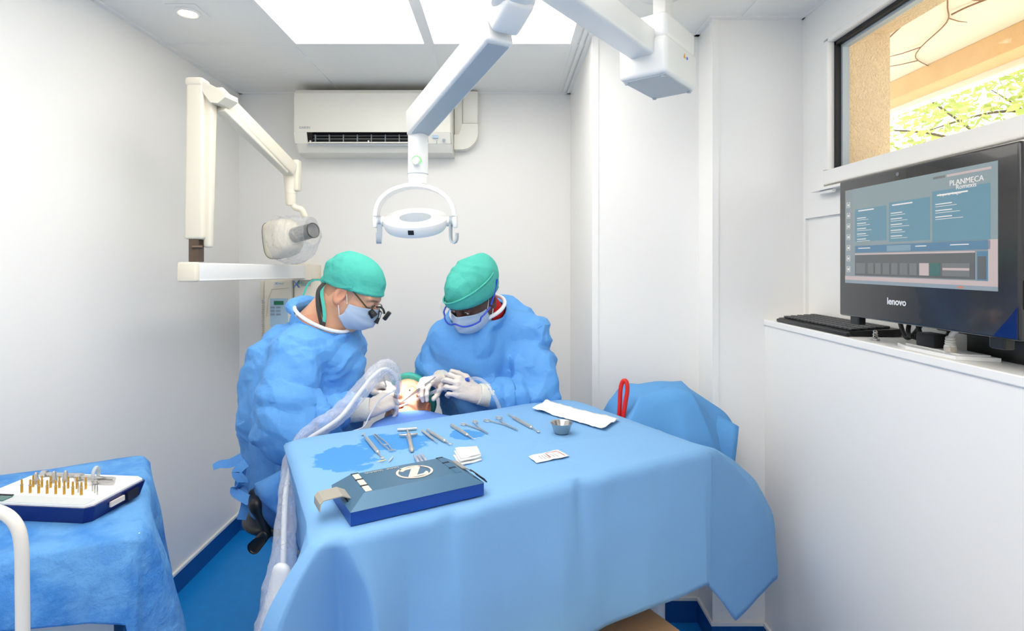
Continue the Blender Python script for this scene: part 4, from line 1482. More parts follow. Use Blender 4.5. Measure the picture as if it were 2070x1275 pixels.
dro = drape('table_drape', None, keys, m_drape, ZT, crease=crs, seed=3, amp=.0035, topn=.002, notch=[(mixp(tD, tB, a_).x, mixp(tD, tB, a_).y, h_, w_) for a_, h_, w_ in ((.235, .016, .03), (.30, -.008, .04), (.56, .012, .022), (.62, -.006, .05), (.80, .006, .03))])
tag(dro, 'large light blue sterile drape covering the instrument table in the middle', 'drape')

# ---- cart on the left with a darker mottled drape
cC, cE = T(303, 915, ZT), T(296, 1072, ZT)
bdir = (T(0, 958, ZT) - cC).normalized()
cF = cC + bdir * .53; cG = cE + bdir * .53
cart = thing('side_cart', (-1.0, 1.12, 0), 'white metal cart under the mottled blue drape, lower left', 'cart')
cen2 = (cC + cE + cF + cG) / 4
def ins2(v, s): q = cen2.lerp(v, s); return (q.x, q.y)
MB().prism([ins2(v, .96) for v in (cC, cF, cG, cE)], ZT - .04, ZT - .006).build('top_board', m_white, cart)
m_cartg = M('pale grey enamel', (198, 205, 208), rough=.4, var=.03)
MB().prism([ins2(v, .80) for v in (cC, cF, cG, cE)], .10, ZT - .04).build('cabinet', m_cartg, cart)
for v in (cC, cF, cG, cE):
    q = ins2(v, .74)
    MB().lathe([(.0, -.02), (.03, -.015), (.045, 0), (.03, .015), (.0, .02)], 16, Matrix.Translation((q[0], q[1], .0475)) @ Matrix.Rotation(PI / 2, 4, 'X')).build('caster', m_blackrub, cart, True)
    MB().box(q[0] - .015, q[0] + .015, q[1] - .015, q[1] + .015, .06, .10).build('caster_fork', m_cartg, cart)
hd0 = .80
hpts = [P(-330, 1040, hd0 + .1), P(-120, 1030, hd0), P(-40, 1027, hd0), P(5, 1036, hd0), P(32, 1060, hd0), P(43, 1100, hd0), P(45, 1180, hd0), P(46, 1290, hd0), P(46, 1420, hd0), P(46, 1600, hd0), P(30, 1640, hd0 + .08)]
MB().tube(spline(hpts, 6), .0085, 14).build('push_handle', M('white enamel tube', (226, 222, 214), rough=.3), cart, True)
keys = []
gC = rnd(cF, cC, cE, .03); gE = rnd(cC, cE, cG, .03); gG = rnd(cE, cG, cF, .03); gF = rnd(cG, cF, cC, .03)
no = Vector(((cE - cC).y, -(cE - cC).x, 0)).normalized()
if no.x < 0: no = -no
nf = Vector(((cG - cE).y, -(cG - cE).x, 0)).normalized()
if nf.y > 0: nf = -nf
def K2(q, off, dz_, c): keys.append((xy(q), Vector((q.x + off.x, q.y + off.y, ZT - dz_)), c))
for q in gC: K2(q, no * .015, .45, 4)
K2(mixp(cC, cE, .3), no * .06, .50, 8); K2(mixp(cC, cE, .55), no * .035, .50, 8); K2(mixp(cC, cE, .8), no * .085, .47, 8)
K2(gE[0], no * .075, .44, 3); K2(gE[1], no * .05 + nf * .01, .42, 3); K2(gE[2], no * .0 + nf * .02, .33, 4); K2(gE[3], nf * .03, .24, 4); K2(gE[4], nf * .03, .15, 4)
K2(mixp(cE, cG, .15), nf * .02, .138, 8); K2(mixp(cE, cG, .4), nf * .03, .10, 10); K2(mixp(cE, cG, .7), nf * .02, .085, 10)
for q in gG: K2(q, nf * .01, .09, 3)
K2(mixp(cG, cF, .5), -no * .002, .14, 8)
for q in gF: K2(q, Vector((.002, .002, 0)), .14, 3)
K2(mixp(cF, cC, .5), -nf * .01, .3, 8)
m_drape2 = M_cloth('mottled blue drape cloth', (104, 166, 226), var=.05, bump=.5, bscale=26, mottle=(9, (70, 138, 212)), trans=.1)
dr2 = drape('cart_drape', None, keys, m_drape2, ZT, seed=9, amp=.006, topn=.003)
tag(dr2, 'mottled blue sterile drape over the cart at lower left', 'drape')

# ---- covered delivery unit behind the table on the right
un = thing('delivery_unit', (.62, 1.95, 0), 'floor-standing delivery unit hidden under a blue cover at right', 'dental unit')
MB().box(.51, .62, 1.93, 2.05, .76, .94, .02).build('body', m_white, un, True)
MB().tube([(.53, 1.98, .05), (.53, 1.98, .78)], .035, 16).build('column', m_white, un, True)
MB().lathe([(.17, 0), (.17, .03), (.14, .05), (.05, .06)], 32, Matrix.Translation((.53, 1.98, 0))).build('base', m_white, un, True)
keys = []
ZU = 1.015
def K3(t, b, c): keys.append(((t.x, t.y), b, c))
u1_, u2_, u3_, u4_ = P(1290, 812, 1.86), P(1262, 790, 2.12), P(1380, 792, 2.14), P(1405, 818, 1.90)
K3(u1_, P(1262, 905, 1.80), 8); K3(mixp(u1_, u2_, .5), P(1238, 850, 1.95), 6); K3(u2_, P(1215, 860, 2.12), 6)
K3(mixp(u2_, u3_, .5), P(1320, 870, 2.2), 6); K3(u3_, P(1425, 860, 2.14), 5); K3(mixp(u3_, u4_, .5), P(1488, 880, 2.02), 5)
K3(mixp(u3_, u4_, .8), P(1481, 985, 1.94), 6); K3(u4_, P(1455, 1010, 1.84), 8); K3(mixp(u4_, u1_, .3), P(1390, 980, 1.80), 8); K3(mixp(u4_, u1_, .6), P(1330, 960, 1.80), 8)
m_cover = M_cloth('blue cover cloth', (104, 172, 234), var=.04, bump=.25, bscale=12, trans=.15)
cv = drape('unit_cover', None, keys, m_cover, ZU, rings=10, rows=22, dome=.022, seed=21, amp=.010, topn=.012)
tag(cv, 'blue cloth cover with a folded corner over the delivery unit at right', 'cover')
# raised corner of the cover pointing right
fl = MB()
rows = []
c0, c1, c2, c3 = P(1372, 792, 2.06), P(1494, 862, 1.96), P(1480, 972, 1.93), P(1400, 900, 1.86)
for i in range(11):
    row = []
    for j in range(11):
        s, t = i / 10, j / 10
        p = c0 * (1 - s) * (1 - t) + c1 * s * (1 - t) + c2 * s * t + c3 * (1 - s) * t
        p += Vector((-.3, -1, .2)).normalized() * (.03 * math.sin(PI * t) * (1 - s * .5) + .006 * mnoise.noise(p * 14))
        row.append(p)
    rows.append(row)
fo = fl.grid(rows).build('folded_corner', m_cover, cv, True, angle=180)
md = fo.modifiers.new('thickness', 'SOLIDIFY'); md.thickness = .0012
# standing back rim of the cover
rows = []
for j in range(25):
    t = j / 24
    bx, by = 1222 + (1412 - 1222) * t, [832, 812, 797, 789, 786, 786, 787, 790, 797, 806][min(9, int(t * 9.99))]
    f_ = t * 9 - int(min(8, t * 9)); ys = [832, 812, 797, 789, 786, 786, 787, 790, 797, 806]; i_ = min(8, int(t * 9))
    by = ys[i_] + (ys[i_ + 1] - ys[i_]) * f_
    rows.append([P(bx, by + 30 + 18 * math.sin(PI * t), 2.18 - .05 * t), P(bx, by + 8, 2.13 - .04 * t), P(bx, by, 2.10 - .03 * t), P(bx + 4, by + 6, 2.05 - .02 * t), P(bx + 10, by + 14 + 6 * math.sin(PI * t), 2.0 - .0 * t)])
br = MB().grid(rows).build('raised_rim', m_cover, cv, True, angle=180)
md = br.modifiers.new('thickness', 'SOLIDIFY'); md.thickness = .0012
# red tube loop
m_red = M('red silicone', (214, 30, 24), rough=.3, sub=.1)
ld = 1.87
lpts = [P(1249, 900, ld), P(1251, 850, ld), P(1253, 815, ld), P(1254, 790, ld), P(1257, 775, ld), P(1262, 769, ld - .005), P(1267, 774, ld - .01), P(1268, 790, ld - .012), P(1264, 815, ld - .014), P(1259, 850, ld - .016), P(1257, 900, ld - .016)]
rl = MB().tube(spline(lpts, 6), .0075, 12).build('red_tube', m_red, None, True)
tag(rl, 'red plastic tube bent into a tall loop beside the covered unit', 'tube')

# ------------------------------------------------------------------ kit boxes
m_navy = M('navy anodised lid', (72, 112, 142), rough=.32, var=.04, metal=.25)
m_navy2 = M('deep blue plastic side', (0, 66, 158), rough=.35, var=.06)
m_ltgrey = M('brushed clasp', (188, 182, 168), rough=.42, metal=.5, var=.04)
m_print = M('beige print', (222, 210, 196), rough=.5, var=.02)
m_printb = M('black print', (24, 24, 36), rough=.5, var=.02)
bFL = T(709, 1068, ZT); bFR = T(978, 1004, ZT)
bx_ = (bFR - bFL); BWd = bx_.length; bx_.normalize()
by_ = Vector((-bx_.y, bx_.x, 0))
BD = .150
zb0 = ZT + .004
kit = thing('instrument_case', bFL + bx_ * BWd / 2 + by_ * BD / 2, 'closed blue instrument case with an oval Z emblem on its lid', 'case')
def bpt(x, y, z): return bFL + bx_ * x + by_ * y + Vector((0, 0, z + .004))
BX = Matrix((bx_, by_, Vector((0, 0, 1)))).transposed().to_4x4(); BX.translation = bFL + Vector((0, 0, .004))
hb = .026
MB().prism([(0, 0), (BWd, 0), (BWd, BD), (0, BD)], 0, hb, BX).build('case_side', m_navy2, kit)
ci, cs, ct = .030, .034, .046
lidv = [(-.001, -.001, hb), (BWd + .001, -.001, hb), (BWd + .001, BD + .001, hb), (-.001, BD + .001, hb), (cs, ci, ct), (BWd - cs, ci, ct), (BWd - cs, BD - .014, ct), (cs, BD - .014, ct)]
lido = MB().add([BX @ Vector(v) for v in lidv], [(4, 5, 6, 7), (0, 1, 5, 4), (1, 2, 6, 5), (2, 3, 7, 6), (3, 0, 4, 7)]).build('lid', m_navy, kit)
# hinge marks along both ends of the lid
for sx in (cs + .004, BWd - cs - .016):
    for k in range(3):
        y0_ = ci + .002 + k * .036
        MB().prism([(sx, y0_), (sx + .013, y0_), (sx + .013, y0_ + .028), (sx, y0_ + .028)], ct, ct + .0008, BX).build('lid_window', m_print if sx < .1 else m_navy, lido)
        MB().prism([(sx - .002, y0_ + .029), (sx + .014, y0_ + .029), (sx + .014, y0_ + .034), (sx - .002, y0_ + .034)], ct, ct + .0010, BX).build('slot', m_printb, lido)
# emblem
ecx, ecy = BWd * .56, ci + .052
def oval(a, b, n=48): return [(ecx + a * math.cos(2 * PI * k / n), ecy + b * math.sin(2 * PI * k / n)) for k in range(n)]
o1, o2 = oval(.040, .036), oval(.035, .031)
em = MB()
n_ = len(o1)
em.add([BX @ Vector((x, y, ct + .0012)) for x, y in o1 + o2], [(i, (i + 1) % n_, n_ + (i + 1) % n_, n_ + i) for i in range(n_)])
em.add([BX @ Vector((x, y, ct + .0002)) for x, y in o1 + o2], [(i, (i + 1) % n_, n_ + (i + 1) % n_, n_ + i) for i in range(n_)])
em.build('emblem_ring', m_print, lido, fix=False)
zp = [(-.024, .016), (-.022, .028), (.022, .028), (-.002, -.020), (.012, -.018), (.020, -.008), (.0225, -.012), (.020, -.026), (-.022, -.026), (.000, .020), (-.012, .019), (-.019, .012)]
MB().prism([(ecx + x * 1.12, ecy + y) for x, y in zp], ct, ct + .0012, BX).build('emblem_letter', m_print, lido)
tt = BX @ Matrix.Translation((BWd * .36, BD - .024, ct + .0006)) @ Matrix.Rotation(PI, 4, 'Z')
lt = MB()
for k in range(17):
    if k in (6, 7): continue
    wd = .0030 + .0008 * (k % 3)
    lt.box(.0045 * (k - 8), .0045 * (k - 8) + wd, -.0025, -.0018, 0, .0005).box(.0045 * (k - 8), .0045 * (k - 8) + .0009, -.0025, .002 + .0012 * (k % 4 == 0), 0, .0005)
    if k % 2: lt.box(.0045 * (k - 8), .0045 * (k - 8) + wd, .0014, .0021, 0, .0005)
lt.xf(tt).build('small_print', m_print, lido)
# clasps: open one at the left end, closed one at the right end
def clasp(pts, w, y):
    return MB().ribbon([BX @ Vector((x, y, z)) for x, z in pts], w, by_, .002)
clasp([(.012, .034), (-.004, .042), (-.040, .040), (-.046, .034), (-.047, .020)], .05, BD * .46).build('clasp', m_ltgrey, kit)
clasp([(.014, .030), (.005, .030), (.002, .010)], .042, BD * .42).build('clasp_hinge', m_printb, kit)
clasp([(BWd - .020, .040), (BWd - .006, .036), (BWd + .004, .028)], .055, BD * .62).build('clasp', m_ltgrey, kit)
clasp([(BWd - .004, .037), (BWd + .006, .030), (BWd + .012, .022)], .05, BD * .22).build('clasp_lever', m_blackrub, kit)

# ---- open drill tray on the cart
zt2 = ZT + .004
trF = T(182, 1031, ZT + .032); trR = T(291, 971, ZT + .032); trL0 = T(0, 1023, ZT + .032)
tx_ = (trL0 - trF); tx_.z = 0; tx_.normalize()
tyv = Vector((-tx_.y, tx_.x, 0))
if tyv.y < 0: tyv = -tyv
TW, TD_ = .262, .155
trF.z = zt2
tray = thing('drill_tray', trF + tx_ * TW / 2 + tyv * TD_ / 2, 'open blue drill tray with a white insert on the left cart', 'tray')
sh = .035      # tray corners slant like the case
TX = Matrix((tx_, tyv, Vector((0, 0, 1)))).transposed().to_4x4(); TX.translation = trF
outl = [(.012, 0), (TW - .012, 0), (TW, .012), (TW, TD_ - .02), (TW - .03, TD_), (.02, TD_), (0, TD_ - .012), (0, .012)]
def scale_out(o, s): 
    cx, cy = TW / 2, TD_ / 2
    return [(cx + (x - cx) * s, cy + (y - cy) * s) for x, y in o]
sl = scale_out(outl, .93)
n_ = len(outl)
tv = [TX @ Vector((x, y, 0)) for x, y in sl] + [TX @ Vector((x, y, .030)) for x, y in outl]
MB().add(tv, [tuple(range(n_))[::-1], tuple(range(n_, 2 * n_))] + [(i, (i + 1) % n_, n_ + (i + 1) % n_, n_ + i) for i in range(n_)]).build('tray_shell', M('dark navy tray plastic', (6, 30, 104), rough=.35, var=.05), tray)
inn = scale_out(outl, .965)
MB().prism(inn, .0302, .034, TX).build('white_insert', m_white, tray)
MB().prism([(x * .9 + .012, y * .2 + .004) for x, y in inn], .034, .0352, TX).build('insert_step', m_cartg, tray)
MB().prism([(TW - .075, .006), (TW - .02, .006), (TW - .02, .026), (TW - .075, .026)], .035, .037, TX).build('hinge_window', m_sgreen, tray)
MB().prism([(TW - .07, .028), (TW - .03, .028), (TW - .03, .033), (TW - .07, .033)], .035, .0375, TX).build('hinge_slot', m_printb, tray)
sidex = frame(TX @ Vector((-.0005, TD_ * .45, .02)), -tyv, tx_ * -1)
MB().obox(TX @ Vector((-.001, TD_ * .42, .018)), tyv, Vector((0, 0, 1)), tx_, .035, .01, .004).build('side_label', m_print, tray)
MB().obox(TX @ Vector((-.001, TD_ * .68, .016)), tyv, Vector((0, 0, 1)), tx_, .03, .016, .005).build('side_latch', m_printb, tray)
m_gold = M('gold titanium nitride', (206, 158, 62), rough=.3, metal=.85, var=.06)
drillg = 'gold drills in the open tray'
ORD = ['first', 'second', 'third', 'fourth', 'fifth', 'sixth', 'seventh', 'eighth']
k_ = 0
lead = None
def drill(x, y, h, r, tiltx=0.0, row='front', idx=0):
    q = TX @ Vector((x, y, .0342))
    o = thing('twist_drill', q, 'gold twist drill, ' + ORD[idx] + ' from the right in the ' + row + ' row of the tray', 'drill', drillg)
    m1 = MB().lathe([(r, 0), (r, h * .55), (r * .75, h * .6), (r * .75, h * .92), (r * .4, h)], 10)
    m1.xf(Matrix.Rotation(tiltx, 4, 'Y')).build('shank', m_gold, o, True, local=True)
    m2 = MB().lathe([(r * 1.3, h * .56), (r * 1.3, h * .6)], 10).xf(Matrix.Rotation(tiltx, 4, 'Y')).build('depth_band', m_steel, o, True, local=True)
for i in range(8):
    drill(TW * .24 + i * .0185, TD_ * .32, .027 - .001 * (i < 2), .0023, row='front', idx=i)
for i in range(7):
    drill(TW * .30 + i * .0195, TD_ * .50, .024, .0021, row='rear', idx=i)
for i in range(5):
    q = TX @ Vector((TW * .12 + i * .012, TD_ * (.34 + .05 * (i % 3)), .0342))
    o = MB().lathe([(.0014, 0), (.0014, .014), (.0008, .02)], 8).xf(Matrix.Translation(q)).build('steel_drill', m_steel, None, True)
    tag(o, 'thin steel drill, ' + ORD[i] + ' from the right at the right end of the tray', 'drill', 'small steel drills in the tray')
def rod(name, a, b, r, label, extra=None):
    qa, qb = TX @ Vector(a), TX @ Vector(b)
    th = thing(name, qa, label, 'tool')
    MB().tube([qa, qb], r, 12).build('shaft', m_steel, th, True)
    dd = (qb - qa).normalized()
    MB().lathe([(r * 1.7, -.006), (r * 1.9, 0), (r * 1.7, .006)], 14, frame(qb, dd, (0, 0, 1)) @ Matrix.Rotation(PI / 2, 4, 'Y')).build('collar', m_steel, th, True)
    return th
rod('driver_shaft', (TW * .55, TD_ * .86, .039), (TW * .86, TD_ * .86, .039), .004, 'long thin steel driver lying along the rear edge of the tray')
rod('ratchet_wrench', (TW * .18, TD_ * .74, .041), (TW * .5, TD_ * .77, .041), .0045, 'steel ratchet wrench lying behind the gold drills')
tl = rod('torque_driver', (TW * .14, TD_ * .66, .040), (TW * .30, TD_ * .66, .040), .003, 'short steel driver with a round knob at the rear right of the tray')
rg = []
for k in range(24):
    a = 2 * PI * k / 24
    rg.append(TX @ Vector((TW * .33 + .004 * math.cos(a), TD_ * .72 + .012 * math.cos(a), .052 + .013 * math.sin(a))))
o = MB().tube(rg, .0035, 8, closed=True).build('steel_ring_clip', m_grey, None, True)
tag(o, 'grey ring clip standing upright over the wrench in the tray', 'clip')
for i, (fx, fy) in enumerate(((.66, .66), (.58, .70), (.78, .60))):
    q = TX @ Vector((TW * fx, TD_ * fy, .0342))
    o = MB().lathe([(.006, 0), (.006, .008), (.004, .011), (.004, .02), (.002, .024)], 14).xf(Matrix.Translation(q)).build('stubby_driver', m_steel, None, True)
    tag(o, ['stubby steel driver head standing mid rear of the tray', 'second stubby steel driver head, right of the first', 'stubby steel driver head at the left rear of the tray'][i], 'driver', 'stubby driver heads in the tray')
# ------------------------------------------------------------------ people
def M_skin(name, rgb):
    return M(name, rgb, rough=.5, var=.06, vscale=25, sub=.12, attr='tint', bump=.06, bscale=160, spec=.4)
m_gown = M_cloth('blue gown fabric', (100, 166, 234), var=.03, bump=.25, bscale=16, rough=.6, trans=.05)
def add_creases(m, scale, strength, stretch=(1, 1, .55)):
    n, l = m.node_tree.nodes, m.node_tree.links
    b = n['Principled BSDF']
    tc = [x for x in n if x.type == 'TEX_COORD'][0]
    mp = n.new('ShaderNodeMapping'); mp.inputs['Scale'].default_value = stretch; mp.inputs['Rotation'].default_value = (.5, .4, .2)
    nz = n.new('ShaderNodeTexNoise'); nz.inputs['Scale'].default_value = 6
    l.new(tc.outputs['Object'], nz.inputs['Vector'])
    ad = n.new('ShaderNodeVectorMath'); ad.operation = 'MULTIPLY_ADD'; ad.inputs[1].default_value = (.1, .1, .1)
    l.new(nz.outputs['Color'], ad.inputs[0]); l.new(tc.outputs['Object'], ad.inputs[2])
    l.new(ad.outputs[0], mp.inputs['Vector'])
    prev = b.inputs['Normal'].links[0].from_socket
    for k, (sc, st) in enumerate(((scale, strength), (scale * 2.3, strength * .6))):
        vo = n.new('ShaderNodeTexVoronoi'); vo.feature = 'F1'; vo.inputs['Scale'].default_value = sc
        l.new(mp.outputs[0], vo.inputs['Vector'])
        bp = n.new('ShaderNodeBump'); bp.inputs['Strength'].default_value = st; bp.inputs['Distance'].default_value = .25 / sc
        bp.invert = bool(k)
        l.new(vo.outputs['Distance'], bp.inputs['Height']); l.new(prev, bp.inputs['Normal'])
        prev = bp.outputs['Normal']
    l.new(prev, b.inputs['Normal'])
add_creases(m_gown, 16, .22)
m_cap = M_cloth('teal cap fabric', (84, 192, 178), var=.14, bump=.35, bscale=26, rough=.75, trans=.12)
m_mask = M_cloth('pale blue mask fabric', (196, 216, 240), var=.03, bump=.1, bscale=40, rough=.8, trans=.2)
m_glove = M('cream latex glove', (232, 222, 214), rough=.42, var=.03, vscale=40, sub=.1, bump=.12, bscale=90)
m_knit = M('white knit cuff', (240, 238, 228), rough=.9, var=.03, bump=.3, bscale=220)
m_piping = M('white neck binding', (240, 242, 246), rough=.7, var=.02)
m_elastic = M('white elastic', (242, 242, 244), rough=.6)
m_eye = M('eye white', (196, 178, 166), rough=.2)
m_iris = M('dark iris', (48, 34, 26), rough=.15)

class Head:
    """x forward, y to the person's left, z up; origin between the ears"""
    def __init__(self, c, fwd, up, s=1.0):
        f = Vector(fwd).normalized(); u = Vector(up); u = (u - f * u.dot(f)).normalized()
        l = u.cross(f)
        self.R = Matrix((f, l, u)).transposed()
        self.M = self.R.to_4x4(); self.M.translation = Vector(c)
        self.s = s; self.c = Vector(c)
        self.Rn = np.array(self.R)
    def p(self, x, y, z): return self.M @ Vector((x * self.s, y * self.s, z * self.s))
    def local(self, pos): return ((pos - np.array(self.c)) @ self.Rn) / self.s

def add_head(S, h, open_mouth=False):
    s = h.s
    def e(c, r, k=.02, op='u'): S.ell(h.p(*c), [v * s for v in r], h.Rn, k * s, op)
    def c(a, b, ra, rb, k=.015, op='u'): S.cap(h.p(*a), h.p(*b), ra * s, rb * s, k * s, op)
    e((-.008, 0, .028), (.096, .075, .085), .01)
    e((.030, 0, -.030), (.062, .062, .085), .03)
    e((.048, 0, -.068), (.048, .050, .052), .03)
    c((.062, 0, -.104), (.066, 0, -.112), .022, .02, .03)          # chin
    for y in (-1, 1):
        c((.0, .058 * y, -.05), (.05, .030 * y, -.1), .022, .018, .03)   # jaw
        e((.060, .040 * y, -.030), (.022, .022, .022), .02)          # cheek bone
        c((.086, .012 * y, .022), (.074, .050 * y, .022), .012, .010, .015)  # brow
        e((.092, .031 * y, .001), (.014, .019, .012), .012, 's')     # eye socket
        e((.080, .031 * y, .002), (.0165, .016, .0145), .004)        # lid
        e((.096, .012 * y, -.036), (.010, .009, .008), .008)         # nostril wing
        # ear
        e((.098, .031 * y, .0005), (.012, .0118, .0044), .002, 's')        # slit between the lids
        S.ell(h.p(-.012, .081 * y, -.020), [.021 * s, .010 * s, .034 * s], h.Rn, .006 * s)
        S.ell(h.p(-.007, .0885 * y, -.016), [.011 * s, .007 * s, .020 * s], h.Rn, .004 * s, 's')
        S.ell(h.p(-.006, .083 * y, -.048), [.010 * s, .007 * s, .010 * s], h.Rn, .006 * s)
    c((.088, 0, .010), (.112, 0, -.030), .009, .012, .014)           # nose
    e((.112, 0, -.034), (.012, .012, .010), .008)
    if open_mouth:
        e((.098, 0, -.072), (.026, .020, .014), .008, 's')
        c((.094, -.020, -.060), (.094, .020, -.060), .007, .007, .01)
        c((.086, -.018, -.090), (.086, .018, -.090), .007, .007, .01)
    else:
        c((.094, -.018, -.064), (.094, .018, -.064), .006, .006, .01)
        c((.091, -.016, -.074), (.091, .016, -.074), .007, .007, .01)

def head_tint(h, hair=None, brow=(.25, .2, .17), lips=(.85, .6, .58), hairfn=None):
    def fn(pos):
        q = h.local(pos)
        col = np.ones((len(pos), 3))
        def put(w, c):
            w = np.clip(w, 0, 1)[:, None]
            col[:] = col * (1 - w) + np.array(c) * w
        ay = np.abs(q[:, 1])
        # warm cheeks and ears
        put(.35 * np.exp(-((q[:, 0] - .07) ** 2 + (ay - .045) ** 2 + (q[:, 2] + .04) ** 2) / .0007), (1.0, .78, .74))
        put(.6 * (ay > .076), (1.0, .74, .70))
        put(.9 * (q[:, 0] > .06) * np.exp(-((q[:, 2] - .024 + ay * .08) / .0042) ** 2) * np.exp(-((ay - .032) / .021) ** 4), brow)
        put(((q[:, 0] > .082) & (ay < .022) & (q[:, 2] < -.056) & (q[:, 2] > -.084)) * .8, lips)
        if hairfn is not None:
            put(hairfn(q), hair)
        return col
    return fn

def eyes(h, parent):
    for y in (-1, 1):
        MB().sphere(h.p(.0800, .031 * y, .001), .0150 * h.s, 14, 10).build('eye', m_eye, parent, True)
        MB().sphere(h.p(.0900, .031 * y, .0005), .0062 * h.s, 10, 8).build('iris', m_iris, parent, True)

def cap_mesh(name, h, parent, rim, seed, bulk=.0, back=0.0, band=.012, mat=None, thick=True):
    """surgical cap: shell round the skull above the rim line z = a + b*x, with folds"""
    S = SDF([v - .17 for v in h.c], [v + .17 for v in h.c], .0042)
    s = h.s
    S.ell(h.p(-.010, 0, .030), [(.106 + bulk) * s, (.086 + bulk * .7) * s, (.097 + bulk) * s], h.Rn, .01)
    if back:
        S.ell(h.p(-.055 - back, 0, .030 + back * .4), [(.060 + back) * s, .076 * s, .068 * s], h.Rn, .05)
    a, b = rim
    # rolled hem
    n = h.R @ Vector((b, 0, -1)).normalized()
    S.plane(n, h.p(0, 0, a))
    pos, fc = S.mesh()
    q = h.local(pos)
    hemz = q[:, 2] - (a + b * q[:, 0])
    def disp(p):
        qq = h.local(p)
        hz = np.clip((qq[:, 2] - (a + b * qq[:, 0])) / .03, 0, 1)
        d = crumple(p, seed, .0036, 13, 6) * (.25 + .75 * hz)
        hem = np.exp(-((hz * .03 - .006) / .006) ** 2)
        return d + hem * .0035
    return mesh_np(name, pos, fc, mat or m_cap, parent, smooth_it=1, disp=disp)

def mask_mesh(h, parent, seed):
    rows = []
    s = h.s
    nu, nv = 33, 17
    for i in range(nv):
        v = i / (nv - 1)
        row = []
        for k in range(nu):
            th = math.radians(-82 + 164 * k / (nu - 1))
            ct, st = math.cos(th), math.sin(th)
            zt0 = -.004 - .030 * (1 - ct) ** .9           # top edge drops to the cheeks
            zb0 = -.128 + .045 * (1 - ct) ** .9
            z = zt0 + (zb0 - zt0) * v
            prof = .103 + .018 * math.sin(min(1, v * 1.45) * PI * .62) - .048 * max(0, v - .62) ** 1.2 / .3
            nose = .020 * math.exp(-(th / .28) ** 2) * math.exp(-((v - .28) / .28) ** 2)
            x = .012 + (prof - .012 + nose) * ct ** .8 if ct > 0 else .012
            y = .079 * st * (1 - .12 * abs(v - .45))
            pl = .0030 * (abs(((v * 4.0) % 1) - .5) * 4 - 1) * ct
            row.append(h.p(x + pl, y, z))
        rows.append(row)
    m = MB().grid(rows)
    o = m.build('face_mask', m_mask, parent, True, angle=180)
    md = o.modifiers.new('thickness', 'SOLIDIFY'); md.thickness = .0016; md.offset = 0
    for y in (-1, 1):
        for (z0_, ez) in ((-.034, .022), (-.083, -.030)):
            pts = spline([h.p(.026, .0755 * y, z0_), h.p(.006, .081 * y, (z0_ + ez) / 2), h.p(-.018, .083 * y, ez)], 6)
            MB().tube(pts, .0014, 6).build('ear_loop', m_elastic, o, True)
    return o

def hand_mesh(wrist, direc, back, side, curls, spread=(.10, .02, -.05, -.13), thumb=((.75, .65, -.35), (.9, .25, -.45), (.95, -.1, -.4)), s=1.0, parent=None, name='glove', forearm=None, mat=None):
    """gloved hand. direc: wrist->knuckles, back: normal of the back of the hand,
    side: +1 when the thumb lies towards +y of (direc, back x direc); curls per finger (mcp,pip,dip) in degrees"""
    x = Vector(direc).normalized(); z = Vector(back); z = (z - x * z.dot(x)).normalized(); y = z.cross(x) * side
    def W(a): return Vector(wrist) + (x * a[0] + y * a[1] + z * a[2]) * s
    fingers = []
    mcp = [(.086, .027, .0), (.091, .008, .003), (.086, -.012, .001), (.077, -.030, -.004)]
    seg = [(.040, .025, .021), (.044, .028, .022), (.041, .026, .021), (.032, .020, .018)]
    rad = [(.0100, .0088, .0078), (.0102, .0090, .0080), (.0098, .0086, .0076), (.0088, .0076, .0068)]
    pts_all = []
    for i in range(4):
        p = Vector(mcp[i]); ang = 0; chain = [p.copy()]
        for j in range(3):
            ang += math.radians(curls[i][j])
            d = Vector((math.cos(ang), spread[i] * (1 - .3 * j), -math.sin(ang))).normalized()
            p = p + d * seg[i][j]; chain.append(p.copy())
        fingers.append((chain, rad[i]))
    p = Vector((.024, .026, -.010)); chain = [p.copy()]
    for j, L in enumerate((.040, .032, .026)):
        p = p + Vector(thumb[j]).normalized() * L; chain.append(p.copy())
    fingers.append((chain, (.0125, .0108, .0095)))
    allp = [W(q) for ch, _ in fingers for q in ch] + [W((-.05, 0, 0))]
    if forearm is not None: allp.append(Vector(forearm))
    lo = [min(q[k] for q in allp) - .045 for k in range(3)]; hi = [max(q[k] for q in allp) + .045 for k in range(3)]
    h_ = .0026
    S = SDF(lo, hi, h_)
    for i in range(4):
        S.cap(W((.0, mcp[i][1] * .55, -.001)), W((mcp[i][0] - .002, mcp[i][1], mcp[i][2] - .003)), .0145 * s, .0115 * s, .016)
    S.cap(W((.012, .012, -.008)), W((.05, .018, -.012)), .016 * s, .013 * s, .015)
    S.cap(W((.014, -.016, -.008)), W((.06, -.022, -.010)), .014 * s, .011 * s, .015)
    fa = Vector(forearm) if forearm is not None else W((-.06, 0, 0))
    S.cap(W((.008, 0, -.002)), fa, .0255 * s, .031 * s, .02, flat=(z, .82))
    palm = S.F.copy()
    tot = palm.copy()
    for ch, rd in fingers:
        S.F = palm.copy()
        for j in range(3):
            S.cap(W(ch[j]), W(ch[j + 1]), rd[j] * s, rd[min(j + 1, 2)] * s * .96, .006)
        tot = np.minimum(tot, S.F)
    S.F = tot
    pos, fc = S.mesh()
    def disp(p): return crumple(p, 5, .0006, 60, 4)
    o = mesh_np(name, pos, fc, mat or m_glove, parent, smooth_it=1, disp=disp)
    tips = [W(ch[-1]) for ch, _ in fingers]
    return o, tips, W

def cuff(a, b, r0, r1, parent, mat=None, name='knit_cuff'):
    a, b = Vector(a), Vector(b)
    n = 8
    pts = [a.lerp(b, i / n) for i in range(n + 1)]
    rs = [r0 + (r1 - r0) * i / n + .0012 * (i % 2) for i in range(n + 1)]
    return MB().tube(pts, rs, 20).build(name, mat or m_knit, parent, True)

